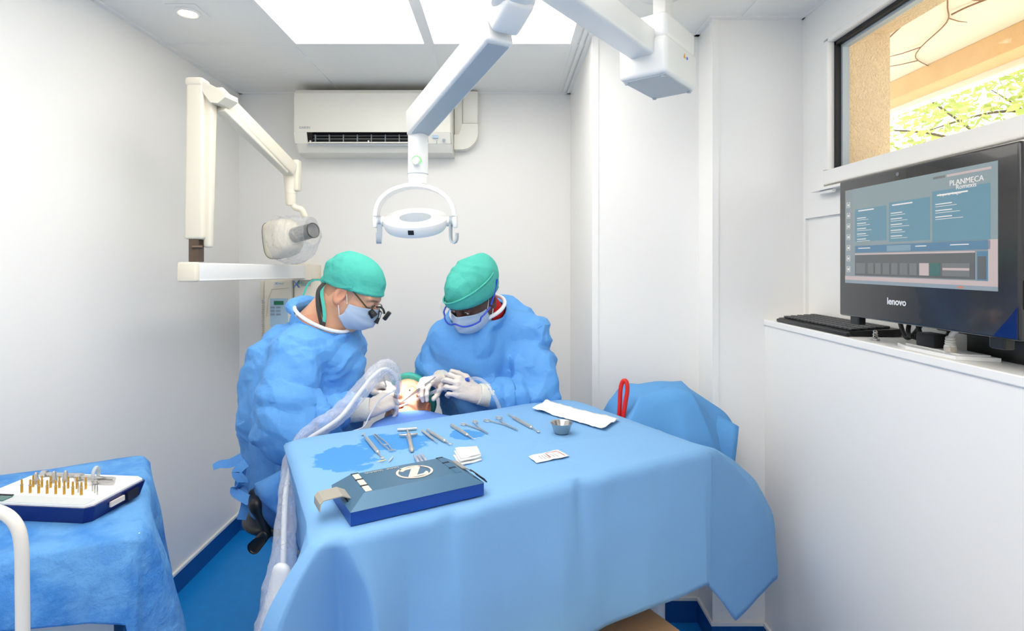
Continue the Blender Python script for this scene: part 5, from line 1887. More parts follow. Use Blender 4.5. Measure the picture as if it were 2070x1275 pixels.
def neck_ring(c, nrm, r1, r2, ax, parent, rr=.006):
    """white binding round the neck opening"""
    c = Vector(c); n = Vector(nrm).normalized(); x = Vector(ax); x = (x - n * x.dot(n)).normalized(); y = n.cross(x)
    pts = [c + x * r1 * math.cos(2 * PI * k / 36) + y * r2 * math.sin(2 * PI * k / 36) for k in range(36)]
    return MB().tube(pts, rr, 8, closed=True).build('neck_binding', m_piping, parent, True)

ROT = np.array(Matrix.Rotation(.6, 3, (1, .5, .3)))
# ====================================================== surgeon on the left
hd = Head(P(716, 587, 2.0), (math.cos(math.radians(36)), -.06, -math.sin(math.radians(36))), (math.sin(math.radians(36)), -.05, math.cos(math.radians(36))), .98)
su = thing('person', (-.72, 1.98, 0), 'person in blue gown and teal cap with magnifying loupes, seated at left', 'person')
neckb = P(648, 662, 2.0)
hipc = P(585, 950, 1.99)
lo, hi = (-1.0, 1.62, .0), (-.15, 2.42, 1.56)
fine = [(hd.c.x - .11, hd.c.x + .12), (hd.c.y - .10, hd.c.y + .10), (hd.c.z - .14, hd.c.z + .12)]
S = SDF(lo, hi, .012, fine, .0034)
add_head(S, hd)
S.cap(hd.p(-.035, 0, -.03), neckb + Vector((-.01, 0, .015)), .060, .066, .03)
S.cap(hd.p(.0, 0, -.07), neckb + Vector((.03, 0, .0)), .042, .06, .03)
S.cap(neckb + Vector((-.02, -.0, -.05)), hipc, .10, .13, .05, flat=((1, 0, 0), .85))
rsh, lsh = P(600, 700, 1.84), P(668, 690, 2.17)
S.cap(rsh + Vector((0, .03, -.045)), lsh + Vector((0, -.03, -.04)), .042, .042, .05)
rel, rwr = P(563, 868, 1.77), P(722, 833, 1.86)
lel, lwr = P(668, 850, 2.22), P(742, 790, 2.10)
for a, b, c_ in ((rsh, rel, rwr), (lsh, lel, lwr)):
    S.cap(a + Vector((0, .01, -.03)), b, .036, .034, .03); S.cap(b, c_, .034, .022, .02)
for sy in (-.11, .11):
    kn_ = Vector((hipc.x + .40, hipc.y + sy * 1.4, .60)); ft = Vector((kn_.x - .02, kn_.y, .10))
    S.cap(hipc + Vector((.02, sy, -.04)), kn_, .085, .062, .05); S.cap(kn_, ft, .06, .042, .02)
pos, fc = S.mesh()
m_skin1 = M_skin('light skin', (222, 172, 142))
def hair1(q):
    return .55 * ((q[:, 2] > -.055) & (q[:, 0] < -.03 + .3 * q[:, 2]) & (q[:, 2] > -.09 - q[:, 0] * .4)) + .35 * ((np.abs(q[:, 1]) > .06) & (q[:, 0] > .008) & (q[:, 0] < .026) & (q[:, 2] > -.03))
mesh_np('body', pos, fc, m_skin1, su, smooth_it=1, color=head_tint(hd, (.52, .48, .46), hairfn=hair1))
eyes(hd, su)
# gown
S = SDF((-1.02, 1.58, .40), (-.30, 2.42, 1.40), .0072)
ring_c, ring_n, ring_u = P(654, 636, 1.98), Vector((.46, -.12, .88)).normalized(), Vector((.89, 0, -.46))
S.cap(neckb + Vector((-.03, .0, -.10)), P(607, 850, 1.99), .125, .170, .06)
S.cap(P(607, 850, 1.99), P(592, 985, 1.97), .170, .165, .06)
S.cap(rsh + Vector((.0, .02, -.015)), neckb + Vector((-.045, -.03, -.065)), .085, .078, .06)
S.cap(lsh + Vector((0, -.02, -.01)), neckb + Vector((0, .03, -.06)), .080, .075, .06)
S.ell(P(636, 705, 2.0), (.135, .23, .10), None, .06)
S.ell(P(675, 765, 2.04), (.105, .18, .16), None, .06)                     # chest, front
S.ell(P(563, 790, 1.98), (.10, .18, .19), None, .06)                      # loose back
rv = ring_n.cross(ring_u).normalized()
rp = [ring_c + ring_u * .100 * math.cos(2 * PI * k / 20) + rv * .088 * math.sin(2 * PI * k / 20) - ring_n * .022 for k in range(20)]
for k in range(20): S.cap(rp[k], rp[(k + 1) % 20], .011, .011, .03)
S.cap(rsh + Vector((-.005, -.005, -.02)), rel + Vector((.0, 0, .005)), .090, .096, .03, fold=(.010, 8, 3))
S.ell(rel + Vector((.006, 0, .02)), (.092, .085, .082), None, .03)
S.cap(rel + Vector((.02, 0, .01)), rwr + Vector((-.048, 0, .0)), .085, .052, .03, fold=(.012, 11, 5))
S.cap(lsh, lel, .085, .08, .03, fold=(.008, 10, 7))
S.cap(lel, lwr + Vector((-.015, 0, 0)), .075, .046, .02, fold=(.008, 14, 8))
# lap and hem
S.cap(P(600, 985, 1.97), P(690, 1010, 1.92), .14, .11, .06)
S.cap(P(560, 985, 1.95), P(556, 1035, 1.90), .10, .055, .05)
S.cap(ring_c - ring_n * .03, ring_c + ring_n * .02, .088, .10, .006, 's')
S.cap(ring_c + ring_n * .09, ring_c + ring_n * .2, .13, .2, .01, 's')
pos, fc = S.mesh()
def gdisp(seed, amp=.0075):
    def fn(p):
        d = crumple(p, seed, .027, 3.2, 7, (1, 1, .5)) + crumple(p, seed + 40, .012, 7.0, 5, (1, 1, .45)) + crumple(p, seed + 80, .0025, 18, 4)
        return np.clip(d, -.016, .03)
    return fn
def crisp(o, faces=2600):
    """flat-sided folds of stiff non-woven cloth with slightly softened edges"""
    md = o.modifiers.new('flatten', 'DECIMATE'); md.ratio = faces / (2 * len(o.data.polygons))
    md = o.modifiers.new('refine', 'SUBSURF'); md.subdivision_type = 'SIMPLE'; md.levels = 2; md.render_levels = 2
    md = o.modifiers.new('soften', 'SMOOTH'); md.factor = .4; md.iterations = 1
    return o
crisp(mesh_np('gown', pos, fc, m_gown, su, smooth_it=1, disp=gdisp(11)), 6000)
ntilt = Vector((.35, -.12, 1))
neck_ring(ring_c - ring_n * .010, ring_n, .102, .096, ring_u, su, .0065)
# trousers / shoes under the gown
S = SDF((-1.0, 1.7, .0), (-.15, 2.32, .85), .014)
for sy in (-.11, .11):
    kn_ = Vector((hipc.x + .40, hipc.y + sy * 1.4, .60)); ft = Vector((kn_.x - .02, kn_.y, .12))
    S.cap(hipc + Vector((.02, sy, -.05)), kn_, .10, .075, .05); S.cap(kn_, ft, .075, .055, .02)
pos, fc = S.mesh()
mesh_np('trousers', pos, fc, M('blue trousers', (60, 110, 170), rough=.8), su)
for sy in (-.11, .11):
    fx, fy = hipc.x + .38, hipc.y + sy * 1.4
    S = SDF((fx - .12, fy - .08, -.01), (fx + .24, fy + .08, .16), .007)
    S.cap((fx, fy, .05), (fx + .14, fy, .035), .045, .035, .02); S.cap((fx - .03, fy, .05), (fx - .01, fy, .09), .045, .045, .02)
    S.plane((0, 0, -1), (0, 0, .002))
    pos, fc = S.mesh(); mesh_np('shoe', pos, fc, m_white, su)
# cap with rolled band, knot and tails
capo = cap_mesh('surgical_cap', hd, su, (.006, .36), 31, .002, .004)
kn0 = P(657, 566, 1.985)
MB().sphere(kn0, (.016, .014, .018), 14, 10).build('cap_knot', m_cap, capo, True)
bandp = spline([P(655, 563, 1.955), P(672, 573, 1.925), P(690, 579, 1.91), P(712, 580, 1.905)], 5)
MB().ribbon(bandp, [.018, .018, .017, .016, .016, .015, .014, .013, .012, .012, .011, .010, .009, .008, .007, .006], (0, 0, 1), .004).build('cap_band', m_cap, capo, True)
MB().ribbon(spline([P(656, 570, 1.955), P(650, 590, 1.93), P(655, 625, 1.91), P(655, 650, 1.90), P(646, 672, 1.89)], 6), .011, (1, .3, 0), .0012).build('cap_tie', m_cap, capo, True)
MB().ribbon(spline([P(652, 566, 2.02), P(635, 566, 2.05), P(622, 575, 2.06), P(612, 600, 2.05), P(608, 606, 2.05)], 6), .007, (0, .2, 1), .0012).build('cap_tie', m_cap, capo, True)
mask_mesh(hd, su, 3)
# loupes
lo_ = thing('magnifying_loupes', hd.p(.1, 0, 0), 'black magnifying loupes with a head strap worn by the surgeon at left', 'loupes')
m_olive = M('olive metal', (78, 74, 52), rough=.35, metal=.6)
for y in (-1, 1):
    MB().tube(spline([hd.p(-.02, .084 * y, .022), hd.p(.03, .082 * y, .014), hd.p(.088, .064 * y, -.006)], 5), .0026, 8).build('temple', m_olive, lo_, True)
    lens = [hd.p(.100 + .004 * math.cos(2 * PI * k / 20), y * (.032 + .026 * math.cos(2 * PI * k / 20)), -.010 + .019 * math.sin(2 * PI * k / 20)) for k in range(20)]
    MB().tube(lens, .0014, 6, closed=True).build('lens_rim', m_black, lo_, True)
    MB().add(lens, [tuple(range(20))]).build('lens', m_glass, lo_)
    fm_ = frame(hd.p(.096, .031 * y, -.016), hd.R @ Vector((1, -.10 * y, -.32)), hd.R @ Vector((0, 0, 1))) @ Matrix.Rotation(PI / 2, 4, 'Y')
    MB().lathe([(.0105, 0), (.0115, .004), (.0125, .018), (.0135, .019), (.0135, .027), (.011, .028)], 18, fm_).build('ocular', m_black, lo_, True)
MB().tube([hd.p(.108, -.03, .008), hd.p(.118, 0, .012), hd.p(.108, .03, .008)], .003, 8).build('bridge', m_black, lo_, True)
MB().tube(spline([hd.p(.114, 0, .010), hd.p(.128, -.002, .008), hd.p(.140, 0, -.002)], 5), .004, 8).build('light_hinge', m_black, lo_, True)
MB().obox(hd.p(.152, -.002, -.002), hd.R @ Vector((1, 0, 0)), hd.R @ Vector((0, 1, 0)), hd.R @ Vector((0, 0, 1)), .014, .018, .034, .003).build('light_module', m_black, lo_, True)
MB().tube([hd.p(.128, -.01, -.004), hd.p(.134, -.012, -.022)], .005, 10).build('light_stem', m_steel, lo_, True)
MB().tube([hd.p(.134, -.012, -.022), hd.p(.136, -.012, -.044)], [.005, .0085], 12).build('light_knob', m_black, lo_, True)
MB().ribbon(spline([hd.p(-.012, -.088, .020), hd.p(-.05, -.084, .012), hd.p(-.090, -.058, -.008), hd.p(-.112, -.010, -.032), hd.p(-.10, .04, -.02)], 6), .011, hd.R @ Vector((0, 0, 1)), .003).build('head_strap', m_blackrub, lo_, True)
MB().ribbon(spline([P(655, 572, 1.95), P(643, 588, 1.925), P(642, 615, 1.91), P(646, 640, 1.90), P(651, 659, 1.895)], 6), .012, (1, .4, 0), .003).build('strap_tail', m_blackrub, lo_, True)
MB().ribbon(spline([P(651, 575, 1.955), P(646, 596, 1.935), P(650, 625, 1.92), P(656, 645, 1.905), P(654, 660, 1.895)], 6), .010, (1, .4, 0), .003).build('strap_tail', m_blackrub, lo_, True)
# gloves and cuffs
cuff(rwr + Vector((-.085, -.002, .0)), P(748, 826, 1.875), .041, .037, su)
bh = Vector((.1, -.75, .65))
rh_w = P(744, 826, 1.875)
o, rt, RW_ = hand_mesh(rh_w, P(786, 804, 1.935) - rh_w, (-.15, -.72, .68), 1, [(24, 38, 22), (32, 48, 28), (42, 54, 30), (48, 52, 30)], parent=su,
                       thumb=((.86, .42, -.30), (.95, .05, -.30), (.96, -.10, -.25)), forearm=rwr + Vector((.015, .005, .0)), s=.98)
cuff(lwr + Vector((-.02, 0, 0)), P(752, 787, 2.09), .036, .033, su)
lh_w = P(749, 788, 2.10)
o, ltp, LW_ = hand_mesh(lh_w, P(786, 776, 2.06) - lh_w, (-.05, .25, 1), -1, [(35, 50, 30), (42, 56, 34), (50, 58, 34), (54, 58, 34)], parent=su,
                        thumb=((.80, .45, -.35), (.95, .0, -.25), (.95, -.15, -.2)), forearm=lwr + Vector((.0, 0, 0)), s=.95)
# gown ties at the back
MB().ribbon(spline([P(490, 925, 1.86), P(465, 936, 1.85), P(445, 938, 1.84), P(431, 944, 1.84)], 6), [.034 - .0008 * k for k in range(19)], (0, .3, 1), .0014).build('gown_tie', m_gown, su, True)
MB().ribbon(spline([P(492, 930, 1.85), P(487, 960, 1.84), P(484, 985, 1.84), P(497, 1010, 1.83), P(488, 1050, 1.83)], 6), .028, (1, .35, 0), .0014).build('gown_tie', m_gown, su, True)
MB().ribbon(spline([P(498, 935, 1.83), P(478, 955, 1.82), P(492, 975, 1.82), P(474, 992, 1.82), P(505, 1012, 1.81)], 6), .03, (1, .2, .5), .0014).build('gown_tie', m_gown, su, True)
# loose flap of the gown by the table
rows = []
for i in range(9):
    row = []
    for j in range(9):
        s_, t_ = i / 8, j / 8
        a = P(512, 978, 1.76).lerp(P(576, 945, 1.70), s_); b = P(526, 1010, 1.74).lerp(P(560, 1042, 1.70), s_)
        p = a.lerp(b, t_) + Vector((0, -1, 0)) * (.03 * math.sin(PI * s_) * math.sin(PI * (.15 + .85 * t_)))
        row.append(p)
    rows.append(row)
o = MB().grid(rows).build('gown_flap', m_gown, su, True, angle=180)
md = o.modifiers.new('thickness', 'SOLIDIFY'); md.thickness = .0012

# ====================================================== assistant on the right
h2 = Head(P(953, 597, 2.10), (-.44, -.62, -.64), (-.22, -.45, .80), .98)
a2 = thing('person', (.02, 2.30, 0), 'person in blue gown, teal cap and clear goggles leaning in from the right', 'person')
nb2 = P(968, 650, 2.21)
hip2 = P(985, 930, 2.34)
S = SDF((-.40, 1.85, .0), (.42, 2.58, 1.56), .012, [(h2.c.x - .11, h2.c.x + .11), (h2.c.y - .11, h2.c.y + .11), (h2.c.z - .12, h2.c.z + .12)], .0034)
add_head(S, h2)
S.cap(h2.p(-.03, 0, -.03), nb2, .056, .062, .03)
S.cap(nb2, hip2, .10, .12, .05)
sR, sL = P(905, 690, 2.16), P(1062, 672, 2.22)         # the person's right and left shoulder
eR, wR = P(888, 752, 2.22), P(903, 768, 2.13)
eL, wL = P(1082, 790, 2.12), P(985, 800, 2.03)
S.cap(sR + Vector((.02, .02, -.04)), sL + Vector((-.02, .02, -.04)), .042, .042, .05)
for a, b, c_ in ((sR, eR, wR), (sL, eL, wL)):
    S.cap(a + Vector((0, .01, -.03)), b, .036, .034, .03); S.cap(b, c_, .034, .022, .02)
for sx in (-.09, .09):
    S.cap(hip2 + Vector((sx, 0, -.05)), Vector((hip2.x + sx, hip2.y + .03, .46)), .085, .06, .05)
    S.cap(Vector((hip2.x + sx, hip2.y + .03, .46)), Vector((hip2.x + sx, hip2.y + .08, .1)), .06, .042, .02)
pos, fc = S.mesh()
m_skin2 = M_skin('dark skin', (92, 62, 52))
mesh_np('body', pos, fc, m_skin2, a2, smooth_it=1, color=head_tint(h2, brow=(.2, .18, .18), lips=(.8, .55, .55)))
eyes(h2, a2)
S = SDF((-.42, 1.85, .28), (.45, 2.62, 1.38), .0085)
S.cap(nb2 + Vector((.0, .02, -.09)), P(990, 830, 2.28), .14, .17, .06)
S.cap(P(990, 830, 2.28), Vector((hip2.x, hip2.y, .42)), .17, .20, .06)
S.cap(sR + Vector((.02, 0, 0)), nb2 + Vector((-.02, .0, -.03)), .075, .075, .06)
S.cap(sL + Vector((-.015, .0, .0)), nb2 + Vector((.04, .02, -.05)), .090, .080, .06)
S.ell(P(960, 720, 2.16), (.135, .12, .15), None, .05)
S.ell(P(1010, 655, 2.26), (.13, .12, .09), None, .05)
S.cap(sL, eL, .088, .094, .03, fold=(.012, 9, 13))
S.ell(eL + Vector((-.005, 0, .0)), (.088, .08, .07), None, .03)
S.cap(eL, wL + Vector((.02, .0, .0)), .078, .048, .03, fold=(.012, 14, 15))
S.cap(sR, eR, .078, .07, .03, fold=(.008, 12, 16))
S.cap(eR, wR + Vector((-.005, .02, .0)), .055, .042, .02, fold=(.008, 16, 17))
S.cap(P(893, 757, 2.18), P(872, 753, 2.15), .036, .030, .02)
ring2_c, ring2_n, ring2_u = P(967, 627, 2.17), Vector((-.22, -.42, .88)).normalized(), Vector((1, 0, .22))
ring2_u = (ring2_u - ring2_n * ring2_u.dot(ring2_n)).normalized(); rv2 = ring2_n.cross(ring2_u)
rp = [ring2_c + ring2_u * .106 * math.cos(2 * PI * k / 20) + rv2 * .092 * math.sin(2 * PI * k / 20) - ring2_n * .024 for k in range(20)]
for k in range(20): S.cap(rp[k], rp[(k + 1) % 20], .011, .011, .03)
S.cap(ring2_c - ring2_n * .03, ring2_c + ring2_n * .02, .090, .10, .006, 's')
S.cap(ring2_c + ring2_n * .09, ring2_c + ring2_n * .2, .13, .2, .01, 's')
pos, fc = S.mesh()
crisp(mesh_np('gown', pos, fc, m_gown, a2, smooth_it=1, disp=gdisp(77)), 6000)
neck_ring(ring2_c + ring2_n * .010, ring2_n, .107, .098, ring2_u, a2, .0075)
# red collar
m_redc = M('red cotton', (206, 22, 26), rough=.85)
rows = []
for i in range(6):
    f_ = i / 5
    rows.append([ring2_c + ring2_n * (-.03 + .065 * f_) + ring2_u * (.100 - .020 * f_) * math.cos(2 * PI * k / 32) + rv2 * (.088 - .018 * f_) * math.sin(2 * PI * k / 32) for k in range(32)])
o = MB().grid(rows, closed_u=True).build('red_collar', m_redc, a2, True)
md = o.modifiers.new('thickness', 'SOLIDIFY'); md.thickness = .003
S = SDF((hip2.x - .28, hip2.y - .2, .06), (hip2.x + .28, hip2.y + .25, .9), .014)
for sx in (-.09, .09):
    S.cap(hip2 + Vector((sx, 0, -.05)), Vector((hip2.x + sx, hip2.y + .03, .46)), .1, .075, .05)
    S.cap(Vector((hip2.x + sx, hip2.y + .03, .46)), Vector((hip2.x + sx, hip2.y + .08, .12)), .075, .055, .02)
pos, fc = S.mesh(); mesh_np('trousers', pos, fc, MATS['blue trousers'], a2)
for sx in (-.09, .09):
    fx, fy = hip2.x + sx, hip2.y + .08
    S = SDF((fx - .08, fy - .24, -.01), (fx + .08, fy + .12, .16), .007)
    S.cap((fx, fy, .05), (fx - .02, fy - .14, .035), .045, .035, .02); S.cap((fx, fy + .02, .05), (fx, fy, .09), .045, .045, .02)
    S.plane((0, 0, -1), (0, 0, .002))
    pos, fc = S.mesh(); mesh_np('shoe', pos, fc, m_white, a2)
# tall cap with a turned-up band
cap2 = cap_mesh('surgical_cap', h2, a2, (.004, .22), 57, .006, .026)
rows = []
for i in range(4):
    row = []
    for k in range(41):
        t = math.radians(-118 + 236 * k / 40)
        ct, st = math.cos(t), math.sin(t)
        x = -.010 + .1225 * ct
        zb_ = .004 + .22 * x + .004
        zt0 = .048 + .16 * x + .030 * st
        row.append(h2.p(x, .0975 * st, zb_ + (zt0 - zb_) * i / 3))
    rows.append(row)
bd = MB().grid(rows).build('turned_up_band', m_cap, cap2, True, angle=180)
md = bd.modifiers.new('thickness', 'SOLIDIFY'); md.thickness = .002
MB().tube(rows[-1], .0030, 6).build('band_edge', m_cap, cap2, True)
mask_mesh(h2, a2, 8)
# goggles
gg = thing('safety_goggles', h2.p(.11, 0, 0), 'clear safety goggles with blue frame worn by the assistant', 'goggles')
m_bframe = M('blue plastic frame', (24, 66, 200), rough=.3)
top_, low_ = [], []
for k in range(31):
    t = math.radians(-88 + 176 * k / 30)
    x = .118 * math.cos(t) ** .7 if abs(math.cos(t)) > 1e-4 else 0
    y = .096 * math.sin(t)
    top_.append(h2.p(.018 + x, y, .018))
    low_.append(h2.p(.020 + x, y, -.030 + .014 * math.exp(-(t / .22) ** 2) + .012 * (abs(math.sin(t)) > .86)))
MB().tube(low_, .0032, 8).build('frame', m_bframe, gg, True)
go = MB().grid([top_, [(a + b) / 2 for a, b in zip(top_, low_)], low_]).build('clear_lens', m_glass, gg, True)
for y in (-1, 1):
    MB().tube([h2.p(.022, .096 * y, -.014), h2.p(-.02, .096 * y, .005), h2.p(-.07, .090 * y, .030)], .0036, 8).build('temple', m_bframe, gg, True)
# hands
cuff(wR + Vector((.008, .012, .0)), P(886, 768, 2.105), .038, .036, a2)
rw2 = P(890, 768, 2.11)
o, r2t, _ = hand_mesh(rw2, P(862, 768, 2.04) - rw2, (-.2, -.35, .92), 1, [(42, 40, 22), (48, 46, 26), (55, 52, 30), (60, 55, 32)], parent=a2,
                      thumb=((.75, .5, -.5), (.75, .2, -.65), (.8, .0, -.6)), forearm=wR, s=.93)
cuff(wL + Vector((.012, .002, .0)), P(967, 796, 2.015), .042, .037, a2)
wl2 = P(966, 796, 2.015)
o, l2t, LW2 = hand_mesh(wl2, P(922, 778, 1.985) - wl2, (.10, -.90, .42), -1, [(34, 52, 26), (38, 54, 28), (42, 56, 30), (44, 56, 30)], parent=a2,
                        thumb=((.72, .55, -.42), (.92, .15, -.38), (.95, .0, -.3)), forearm=wL, s=.98)

# ====================================================== patient
h3 = Head(P(826, 818, 2.12), (-.15, -.63, .75), (.08, .76, .64), .95)
pa = thing('person', (-.10, 1.75, 0), 'patient lying under the blue drape with a teal cap, mouth open', 'person')
pdir = Vector((.50, -.86, 0)).normalized()
nk3 = h3.p(-.02, 0, -.13) + Vector((.02, -.02, -.01))
ch3 = Vector((-.20, 1.80, .79)); hip3 = Vector((.02, 1.41, .60)); kn3 = Vector((.20, 1.08, .565)); an3 = Vector((.46, .70, .32))
pside = Vector((-pdir.y, pdir.x, 0))
S = SDF((-.62, .45, .26), (.80, 2.36, 1.12), .012, [(h3.c.x - .11, h3.c.x + .11), (h3.c.y - .11, h3.c.y + .11), (h3.c.z - .11, h3.c.z + .11)], .0034)
add_head(S, h3, True)
S.cap(h3.p(-.025, 0, -.05), ch3 + Vector((-.06, .10, .02)), .05, .06, .03)
S.cap(ch3 + pside * .11, ch3 - pside * .11, .085, .085, .05)
S.cap(ch3, hip3, .10, .10, .06)
for sd_ in (-1, 1):
    S.cap(ch3 + pside * .17 * sd_, hip3 + pside * .20 * sd_ - pdir * .15, .045, .035, .03)
    S.cap(hip3 + pside * (.07 * sd_ - .02), kn3 + pside * (.065 * sd_ - .04), .062, .045, .04)
    S.cap(kn3 + pside * (.065 * sd_ - .04), an3 + pside * .08 * sd_, .05, .035, .02)
    S.cap(an3 + pside * .08 * sd_, an3 + pside * .09 * sd_ + Vector((.03, -.05, .10)), .035, .028, .02)
pos, fc = S.mesh()
m_skin3 = M_skin('warm skin', (232, 172, 140))
def mouth(q): return .8 * ((q[:, 0] > .05) & (q[:, 0] < .096) & (np.abs(q[:, 1]) < .02) & (q[:, 2] < -.062) & (q[:, 2] > -.086))
mesh_np('body', pos, fc, m_skin3, pa, smooth_it=1, color=head_tint(h3, (.55, .18, .16), lips=(.85, .5, .46), hairfn=mouth))
eyes(h3, pa)
S = SDF((-.30, .50, .24), (.72, 1.62, .80), .012)
for sd_ in (-1, 1):
    S.cap(hip3 + pside * (.07 * sd_ - .02) - pdir * .05, kn3 + pside * (.065 * sd_ - .04), .076, .058, .04)
    S.cap(kn3 + pside * (.065 * sd_ - .04), an3 + pside * .08 * sd_ - pdir * .03, .062, .05, .02)
pos, fc = S.mesh()
mesh_np('trousers', pos, fc, M('beige trousers', (196, 160, 120), rough=.85, var=.05), pa, smooth_it=1, disp=lambda p: crumple(p, 4, .005, 9, 5))
cap_mesh('surgical_cap', h3, pa, (.030, .55), 91, .008, .006)
# patient drape: cloth over chest and legs
rows = []
ax_pts = [(P(828, 830, 2.0), .14), (P(832, 846, 1.92), .30), (ch3 + pdir * .12 + Vector((0, 0, .125)), .33), (hip3 + pdir * -.08 + Vector((0, 0, .115)), .34), (hip3 + pdir * .04 + Vector((0, 0, .10)), .33)]
cl = spline([a for a, _ in ax_pts], 8)
for i, c_ in enumerate(cl):
    f_ = i / (len(cl) - 1) * (len(ax_pts) - 1); k_ = min(len(ax_pts) - 2, int(f_)); wd = ax_pts[k_][1] + (ax_pts[k_ + 1][1] - ax_pts[k_][1]) * (f_ - k_)
    row = []
    for j in range(31):
        t = -1 + 2 * j / 30
        drop = .0 if abs(t) < .45 else ((abs(t) - .45) / .55) ** 1.3 * .34
        lat = wd * (abs(t) if abs(t) < .6 else .6 + (abs(t) - .6) * .55) * math.copysign(1, t)
        p = c_ + pside * lat + Vector((0, 0, -drop - .02 * t * t))
        p += Vector((0, 0, 1)) * (.006 * mnoise.noise(p * 9))
        row.append(p)
    rows.append(row)
m_pdrape = M_cloth('periwinkle drape cloth', (112, 158, 240), var=.03, bump=.2, bscale=14, trans=.12)
o = MB().grid(rows).build('patient_drape', m_pdrape, None, True, angle=180)
md = o.modifiers.new('thickness', 'SOLIDIFY'); md.thickness = .0015
tag(o, 'periwinkle blue drape over the chest of the patient behind the table', 'drape')
# ------------------------------------------------------------------ stool and patient chair
st = thing('operator_stool', (-.78, 1.96, 0), 'black operator stool under the seated surgeon at left', 'stool')
sc_ = Vector((-.70, 1.965, 0))
S = SDF((-1.0, 1.72, .50), (-.52, 2.2, .68), .008)
S.cap((sc_.x - .07, sc_.y, .60), (sc_.x + .05, sc_.y, .60), .12, .12, .02, flat=((0, 0, 1), .3))
S.cap((sc_.x - .07, sc_.y - .07, .60), (sc_.x - .07, sc_.y + .07, .60), .09, .09, .03, flat=((0, 0, 1), .3))
pos, fc = S.mesh(); mesh_np('seat', pos, fc, m_black, st, smooth_it=1)
MB().tube([(sc_.x, sc_.y, .10), (sc_.x, sc_.y, .57)], .024, 16).build('gas_column', m_steel, st, True)
for k in range(5):
    a = 2 * PI * k / 5 + .3
    e_ = Vector((sc_.x + .25 * math.cos(a), sc_.y + .25 * math.sin(a), .075))
    ba_ = MB().beam((sc_.x, sc_.y, .11), e_, .04, .03, .03, .02, bev=.004).build('base_arm', m_black, st, True)
    MB().lathe([(.0, -.022), (.018, -.02), (.027, -.008), (.027, .008), (.018, .02), (.0, .022)], 16, Matrix.Translation((e_.x, e_.y, .0275)) @ Matrix.Rotation(a, 4, 'Z') @ Matrix.Rotation(PI / 2, 4, 'X')).build('caster', m_blackrub, ba_, True)
    MB().tube([(e_.x, e_.y, .03), (e_.x, e_.y, .075)], .006, 8).build('caster_pin', m_steel, ba_, True)
MB().tube(spline([P(552, 1040, 1.84), P(540, 1072, 1.80), P(530, 1086, 1.79)], 5), .006, 8).build('lever_rod', m_black, st, True)
S = SDF(P(490, 1130, 1.84) - Vector((.02, .06, .02)), P(560, 1060, 1.76) + Vector((.02, .06, .02)), .004)
S.cap(P(534, 1083, 1.79), P(512, 1108, 1.78), .018, .022, .02, flat=((.3, 1, .2), .45))
pos, fc = S.mesh(); mesh_np('height_lever', pos, fc, m_black, st, smooth_it=1)
S = SDF((-.96, 1.66, .50), (-.74, 1.96, .78), .008)
S.cap(P(520, 1020, 1.80), P(541, 1080, 1.80), .022, .014, .02); S.cap(P(516, 1000, 1.84), P(520, 1020, 1.80), .024, .022, .02)
pos, fc = S.mesh(); mesh_np('backrest_arm', pos, fc, m_black, st, smooth_it=1)

m_tan = M('tan upholstery', (206, 164, 118), rough=.55, var=.05, bump=.06, bscale=80)
chr_ = thing('dental_chair', (-.0, 1.55, 0), 'tan upholstered dental chair, partly visible below the table drape', 'dental chair')
def cushion(name, a, b, hw, th, bev=.03):
    a, b = Vector(a), Vector(b)
    c = (a + b) / 2; d = (b - a); L = d.length; d.normalize()
    s = pside; u = s.cross(d).normalized()
    if u.z < 0: u = -u
    return MB().obox(c, d, s, u, L, hw * 2, th, bev, 4).build(name, m_tan, chr_, True)
cushion('leg_rest', (.06, 1.43, .485), (.27, 1.07, .485), .36, .085)
cushion('foot_rest', (.28, 1.05, .45), (.50, .66, .23), .20, .07)
cushion('seat', (-.06, 1.64, .48), (.055, 1.44, .48), .24, .085)
cushion('backrest', (-.25, 1.93, .64), (-.06, 1.63, .49), .24, .07)
cushion('headrest', (-.375, 2.17, .83), (-.30, 2.05, .78), .09, .05, .02)
MB().beam((-.345, 2.13, .78), (-.25, 1.94, .64), .06, .02, up=(0, 0, 1)).build('headrest_bar', m_steel, chr_, True)
MB().beam((.05, 1.45, .06), (.03, 1.48, .44), .22, .18, .16, .14, up=(1, 0, 0), bev=.02).build('column', m_white, chr_, True)
MB().obox((.08, 1.4, .03), pdir, pside, (0, 0, 1), .75, .40, .06, .02).build('base', m_white, chr_, True)

# ------------------------------------------------------------------ sleeved motor cable
m_sleeve = M_film('clear crinkled sleeve', (235, 240, 250), .24, rough=.12, bscale=30, bump=.55, edge=.3)
pts_ = [(803, 792, 1.915), (801, 770, 1.905), (793, 748, 1.89), (778, 740, 1.87), (757, 757, 1.845), (720, 800, 1.79), (690, 832, 1.745), (650, 862, 1.70), (615, 888, 1.665), (592, 925, 1.60), (583, 975, 1.50), (579, 1040, 1.43), (574, 1110, 1.37), (565, 1180, 1.31), (553, 1250, 1.26), (545, 1330, 1.21), (540, 1440, 1.16)]
path = spline([P(*q) for q in pts_], 8)
rad_ = [.012, .019, .023, .024, .025, .027, .028, .029, .028, .024, .022, .024, .028, .033, .037, .04, .04]
rr = []
for i in range(len(path)):
    f_ = i / (len(path) - 1) * (len(rad_) - 1); k_ = min(len(rad_) - 2, int(f_)); rr.append(rad_[k_] + (rad_[k_ + 1] - rad_[k_]) * (f_ - k_))
mc = thing('sleeved_motor_cable', P(545, 1330, 1.21), 'white surgical motor cable in a clear crinkled plastic sleeve, arching over the table edge', 'cable')
sm_ = MB().tube(path, rr, 26, caps=False)
